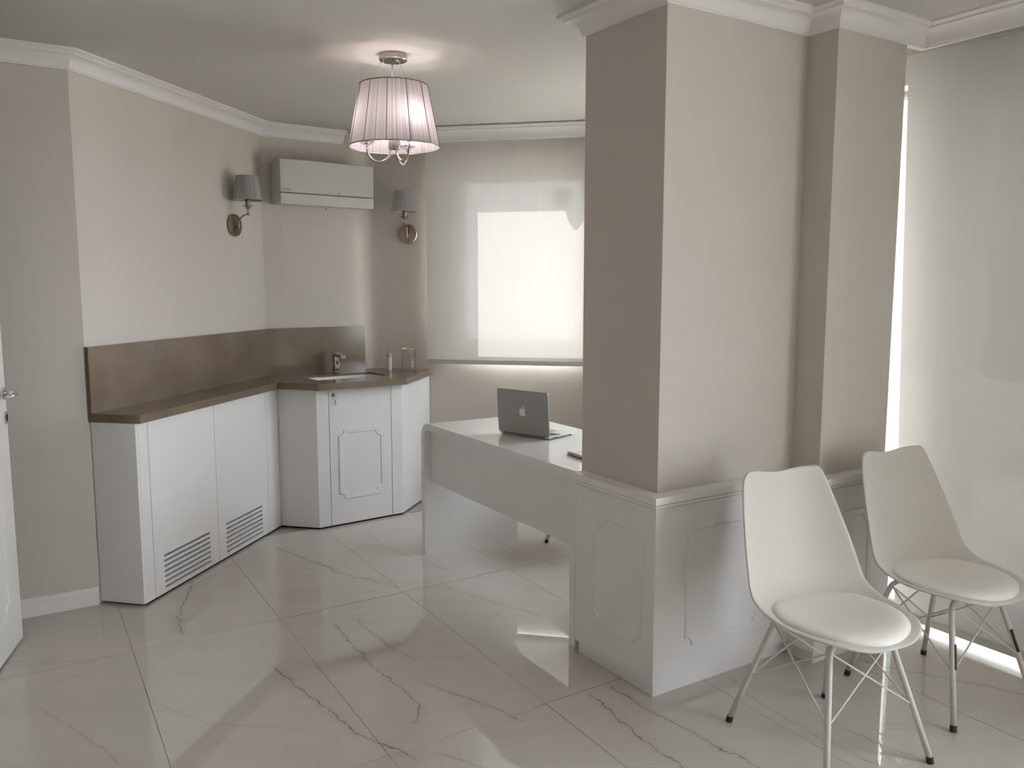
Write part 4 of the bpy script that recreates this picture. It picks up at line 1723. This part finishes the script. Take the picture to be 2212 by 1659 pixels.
def interp(tab, t):
    k = len(tab) - 1
    x = max(0, min(k - 1e-6, t * k))
    i = int(x)
    f = x - i

    def g(j):
        return Vector(tab[max(0, min(k, j))]) if isinstance(tab[0], tuple) else tab[max(0, min(k, j))]
    p0, p1, p2, p3 = g(i - 1), g(i), g(i + 1), g(i + 2)
    return 0.5 * ((2 * p1) + (-p0 + p2) * f + (2 * p0 - 5 * p1 + 4 * p2 - p3) * f * f + (-p0 + 3 * p1 - 3 * p2 + p3) * f ** 3)


def shell_pt(u, v):
    c = interp(CL, u)
    d = interp(CL, min(1, u + 0.01)) - interp(CL, max(0, u - 0.01))
    d.normalize()
    n = Vector((d.y, -d.x))          # towards the sitter (up on the seat, forward on the back)
    hw, lf_ = interp(HW, u), interp(LIFT, u)
    p = c + n * lf_ * abs(v) ** 2.3
    x = hw * v
    z = p.y
    y = p.x
    if u > 0.86:                      # top edge: gently raised shoulders with a dip between
        z += 0.0045 * (u - 0.86) / 0.14 * (math.cos((abs(v) - 0.70) * 4.0) - 0.62)
    return Vector((x, y, z))


SEAT_TAB = []
for _i in range(401):
    _u = 0.62 * _i / 400
    _c = interp(CL, _u)
    SEAT_TAB.append((_c.x, _c.y, interp(HW, _u), interp(LIFT, _u)))


def seat_z(x, y):
    """top of the shell under a pad point; behind the seat the pad stays nearly flat and tucks into the back"""
    yy = max(y, -0.085)
    for a_, b_ in zip(SEAT_TAB, SEAT_TAB[1:]):
        if a_[0] >= yy >= b_[0]:
            f = (a_[0] - yy) / max(1e-9, a_[0] - b_[0])
            z, hw, lf_ = [a_[k] + (b_[k] - a_[k]) * f for k in (1, 2, 3)]
            break
    else:
        z, hw, lf_ = SEAT_TAB[0][1:]
    return z + lf_ * min(1, abs(x) / hw) ** 2.3 + (yy - y) * 0.20


def build_chair(name, label, loc, rotz, group, bumpers=()):
    ch = thing(name, loc, label, "chair", rotz, group)
    bm_ = B_()
    nu, nv = 54, 22
    g = [[bm_.verts.new(shell_pt(i / nu, -1 + 2 * j / nv)) for j in range(nv + 1)] for i in range(nu + 1)]
    for i in range(nu):
        for j in range(nv):
            bm_.faces.new((g[i][j], g[i][j + 1], g[i + 1][j + 1], g[i + 1][j]))
    s_ = obj("shell", bm_, 'shell', ch, smooth=True, local=True)
    so = s_.modifiers.new("thickness", 'SOLIDIFY')
    so.thickness = 0.010
    so.offset = 1.0
    so.use_even_offset = True
    sb = s_.modifiers.new("smooth", 'SUBSURF')
    sb.levels = 1
    sb.render_levels = 1
    # seat pad
    bm_ = B_()
    nr, na = 10, 48
    rows_ = []
    for i in range(nr + 1):
        r = i / nr
        row = []
        for j in range(na):
            a = 2 * PI * j / na
            x, y = 0.211 * r * math.cos(a), 0.025 + 0.209 * r * math.sin(a)
            th = 0.019 * (1 - r ** 9) + 0.001
            row.append(bm_.verts.new((x, y, seat_z(x, y) + th)))
        rows_.append(row)
    for a, b in zip(rows_[1:], rows_[2:]):
        for j in range(na):
            bm_.faces.new((a[j], a[(j + 1) % na], b[(j + 1) % na], b[j]))
    bm_.faces.new(rows_[1])
    edge = [bm_.verts.new(Vector((v.co.x * 0.992, v.co.y * 0.992, v.co.z - 0.003))) for v in rows_[-1]]
    for j in range(na):
        bm_.faces.new((rows_[-1][j], rows_[-1][(j + 1) % na], edge[(j + 1) % na], edge[j]))
    for v in rows_[0]:
        bm_.verts.remove(v)
    obj("seat_pad", bm_, 'cushion', ch, smooth=True, local=True)
    # four splayed tube legs that bend over under the seat
    tops, feet = {}, {}
    for sx in (-1, 1):
        for sy in (-1, 1):
            f = Vector((sx * 0.2135, sy * 0.227 - 0.008, 0.012))
            t = Vector((sx * 0.128, sy * 0.128 - 0.005, 0.372))
            feet[sx, sy], tops[sx, sy] = f, t
            d = (t - f).normalized()
            e = Vector((sx * 0.050, sy * 0.105 - 0.005, 0.404))
            pts = [f, f + (t - f) * 0.5, t]
            for i in range(1, 7):
                q = i / 6
                c1_ = t + d * 0.036
                pts.append(t * (1 - q) ** 2 + c1_ * 2 * q * (1 - q) + e * q * q)
            bm_ = B_()
            tube(bm_, pts, 0.0098, 12)
            lg = obj("leg", bm_, 'leg', ch, smooth=True, local=True)
            bm_ = B_()
            tube(bm_, [f + Vector((-d.x, -d.y, 0)) * 0.002 + Vector((0, 0, -0.0115)), f + d * 0.010], 0.0112, 12)
            obj("rubber_foot", bm_, 'rubber', lg, local=True)
            if (sx, sy) in bumpers:
                bm_ = B_()
                o_ = Vector((sx * -0.35, sy, 0)).normalized() if sy > 0 else Vector((sx, 0, 0))
                a_, b_ = f + (t - f) * 0.50, f + (t - f) * 0.72
                pa, pb = a_ + o_ * 0.0085, b_ + o_ * 0.0085
                tube(bm_, [pa, pb], 0.0055, 8)
                obj("bumper", bm_, 'rubber', lg, local=True)
    order = [(-1, -1), (1, -1), (1, 1), (-1, 1)]
    for i, k in enumerate(order):
        for k2 in (order[(i + 1) % 4], order[(i - 1) % 4]):
            a_ = feet[k] + (tops[k] - feet[k]) * 0.47
            b_ = tops[k2] + (tops[k2] - feet[k2]) * 0.03
            bm_ = B_()
            tube(bm_, [a_, b_], 0.0032, 8)
            obj("wire_strut", bm_, 'leg', ch, local=True)
    bm_ = B_()
    box(bm_, -0.06, 0.06, -0.115, 0.105, 0.3975, 0.4045, 0.002, 1)
    obj("seat_bracket", bm_, 'leg', ch, local=True)
    return ch


def face_az(az):
    """rotation so local +y points along compass azimuth az"""
    return R(-az)


build_chair("side_chair", "white bucket chair in front of the pillar panels, nearest the camera", (1.040, 2.578, 0), face_az(157.0), "white bucket chairs")
build_chair("side_chair", "white bucket chair beside the tall blind with black clips on its legs", (1.592, 2.934, 0), face_az(154.6), "white bucket chairs",
            bumpers=((-1, 1), (1, 1), (1, -1), (-1, -1)))
build_chair("side_chair", "white bucket chair tucked behind the desk with one leg showing", (0.485, 4.600, 0), face_az(-112.0), "white bucket chairs")

# ------------------------------------------------------------------ open door at the left edge
DR = Fr((-2.085, 3.382), 164.3)
door = thing("door_1", DR.pt(0.40, 0.02, 0), "open white panelled door at the left edge", kind="structure")
# room-side face of the leaf lies on the -n side of this frame, towards +x
DF = Fr(DR.xy(0.82), 164.3 + 180)
bm = B_()
fbox(bm, DF, 0.0, 0.82, -0.042, 0.0, 0.010, 2.10, 0.0015)
leaf = obj("leaf", bm, 'door', door)
moulding(DF, 0.0003, 0.13, 0.69, 0.16, 0.78, "moulding", 'door', leaf)
moulding(DF, 0.0003, 0.13, 0.69, 1.20, 1.95, "moulding", 'door', leaf)
hs = 0.82 - 0.036
bm = B_()
m4 = DF.mat(hs, 0.0, 1.062) @ Matrix.Rotation(R(90), 4, 'X')
lathe(bm, (0, 0, 0), [(0, 0.010), (0.023, 0.010), (0.0255, 0.007), (0.0255, 0.0002), (0, 0.0002)], 28, m4)
hd = smooth_by_angle(obj("handle_rose", bm, 'chrome', leaf), 30)
bm = B_()
tube(bm, [DF.pt(hs, 0.008, 1.062), DF.pt(hs, 0.040, 1.062), DF.pt(hs - 0.004, 0.050, 1.062), DF.pt(hs - 0.018, 0.054, 1.062), DF.pt(hs - 0.118, 0.054, 1.060)], 0.0092, 12)
obj("lever", bm, 'chrome', leaf, smooth=True)
bm = B_()
m4 = DF.mat(hs + 0.003, 0.0, 0.962) @ Matrix.Rotation(R(90), 4, 'X') @ Matrix.Diagonal((0.8, 1.1, 1, 1))
lathe(bm, (0, 0, 0), [(0, 0.009), (0.020, 0.009), (0.0235, 0.006), (0.0235, 0.0002), (0, 0.0002)], 28, m4)
sc_ = smooth_by_angle(obj("lock_plate", bm, 'chrome', leaf), 30)
bm = B_()
fbox(bm, DF, hs - 0.004, hs + 0.010, 0.0092, 0.0105, 0.948, 0.976, 0.0005)
obj("keyhole", bm, 'black', leaf)

# ------------------------------------------------------------------ outside
bm = B_()
prism(bm, [(-12, -12), (25, -12), (25, 30), (-12, 30)], -0.30, -0.16)
o_ = struct("ground_outside", bm, 'concrete')
OG = Fr(RW.xy(0.5, -4.2), 147.9)
bm = B_()
fbox(bm, OG, -6.0, 12.0, -0.2, 0.0, -0.16, 0.62)
tag(struct("garden_wall_outside", bm, 'render'), "low rendered wall across the paving outside")


def tree(loc, h, r, n, label):
    t = thing("garden_tree", loc, label, "tree", group="trees outside the tall window")
    b = B_()
    L0 = Vector((0, 0, 0))
    tube(b, [L0, L0 + Vector((0.05, 0.02, h * 0.35)), L0 + Vector((-0.03, 0.05, h * 0.75))], 0.10, 8, r1=0.04)
    obj("trunk", b, 'bark', t, local=True)
    b = B_()
    for i in range(n):
        d = Vector((random.gauss(0, 1), random.gauss(0, 1), random.gauss(0, 1))).normalized() * r * random.random() ** 0.4
        c = Vector((0, 0, h * 0.68)) + Vector((d.x, d.y, d.z * 0.9))
        a = Vector((random.gauss(0, 1), random.gauss(0, 1), random.gauss(0, 1))).normalized() * 0.09
        e = a.orthogonal().normalized() * 0.045
        b.faces.new([b.verts.new(c + a), b.verts.new(c + e), b.verts.new(c - a), b.verts.new(c - e)])
    f = obj("foliage", b, 'leaf', t, local=True)
    f["kind"] = "stuff"


q = RW.xy(0.35, -4.9)
tree((q.x, q.y, -0.16), 5.6, 2.0, 2600, "leafy tree outside showing through the tall blind")
q = RW.xy(6.6, -6.8)
tree((q.x, q.y, -0.16), 5.0, 1.9, 2000, "second leafy tree outside, further to the right")
bm = B_()
HB = Fr(RW.xy(-7.0, -11.0), 147.9)
fbox(bm, HB, 0, 6.2, -3.0, 0, -0.16, 7.6)  # added block, there to dim and tint the daylight beside the tall blind
tag(struct("backdrop_outside", bm, 'slate'), "added blue-grey backdrop across the garden, tinting the daylight gap")

for o in bpy.data.objects:
    if "_w" in o:
        del o["_w"]
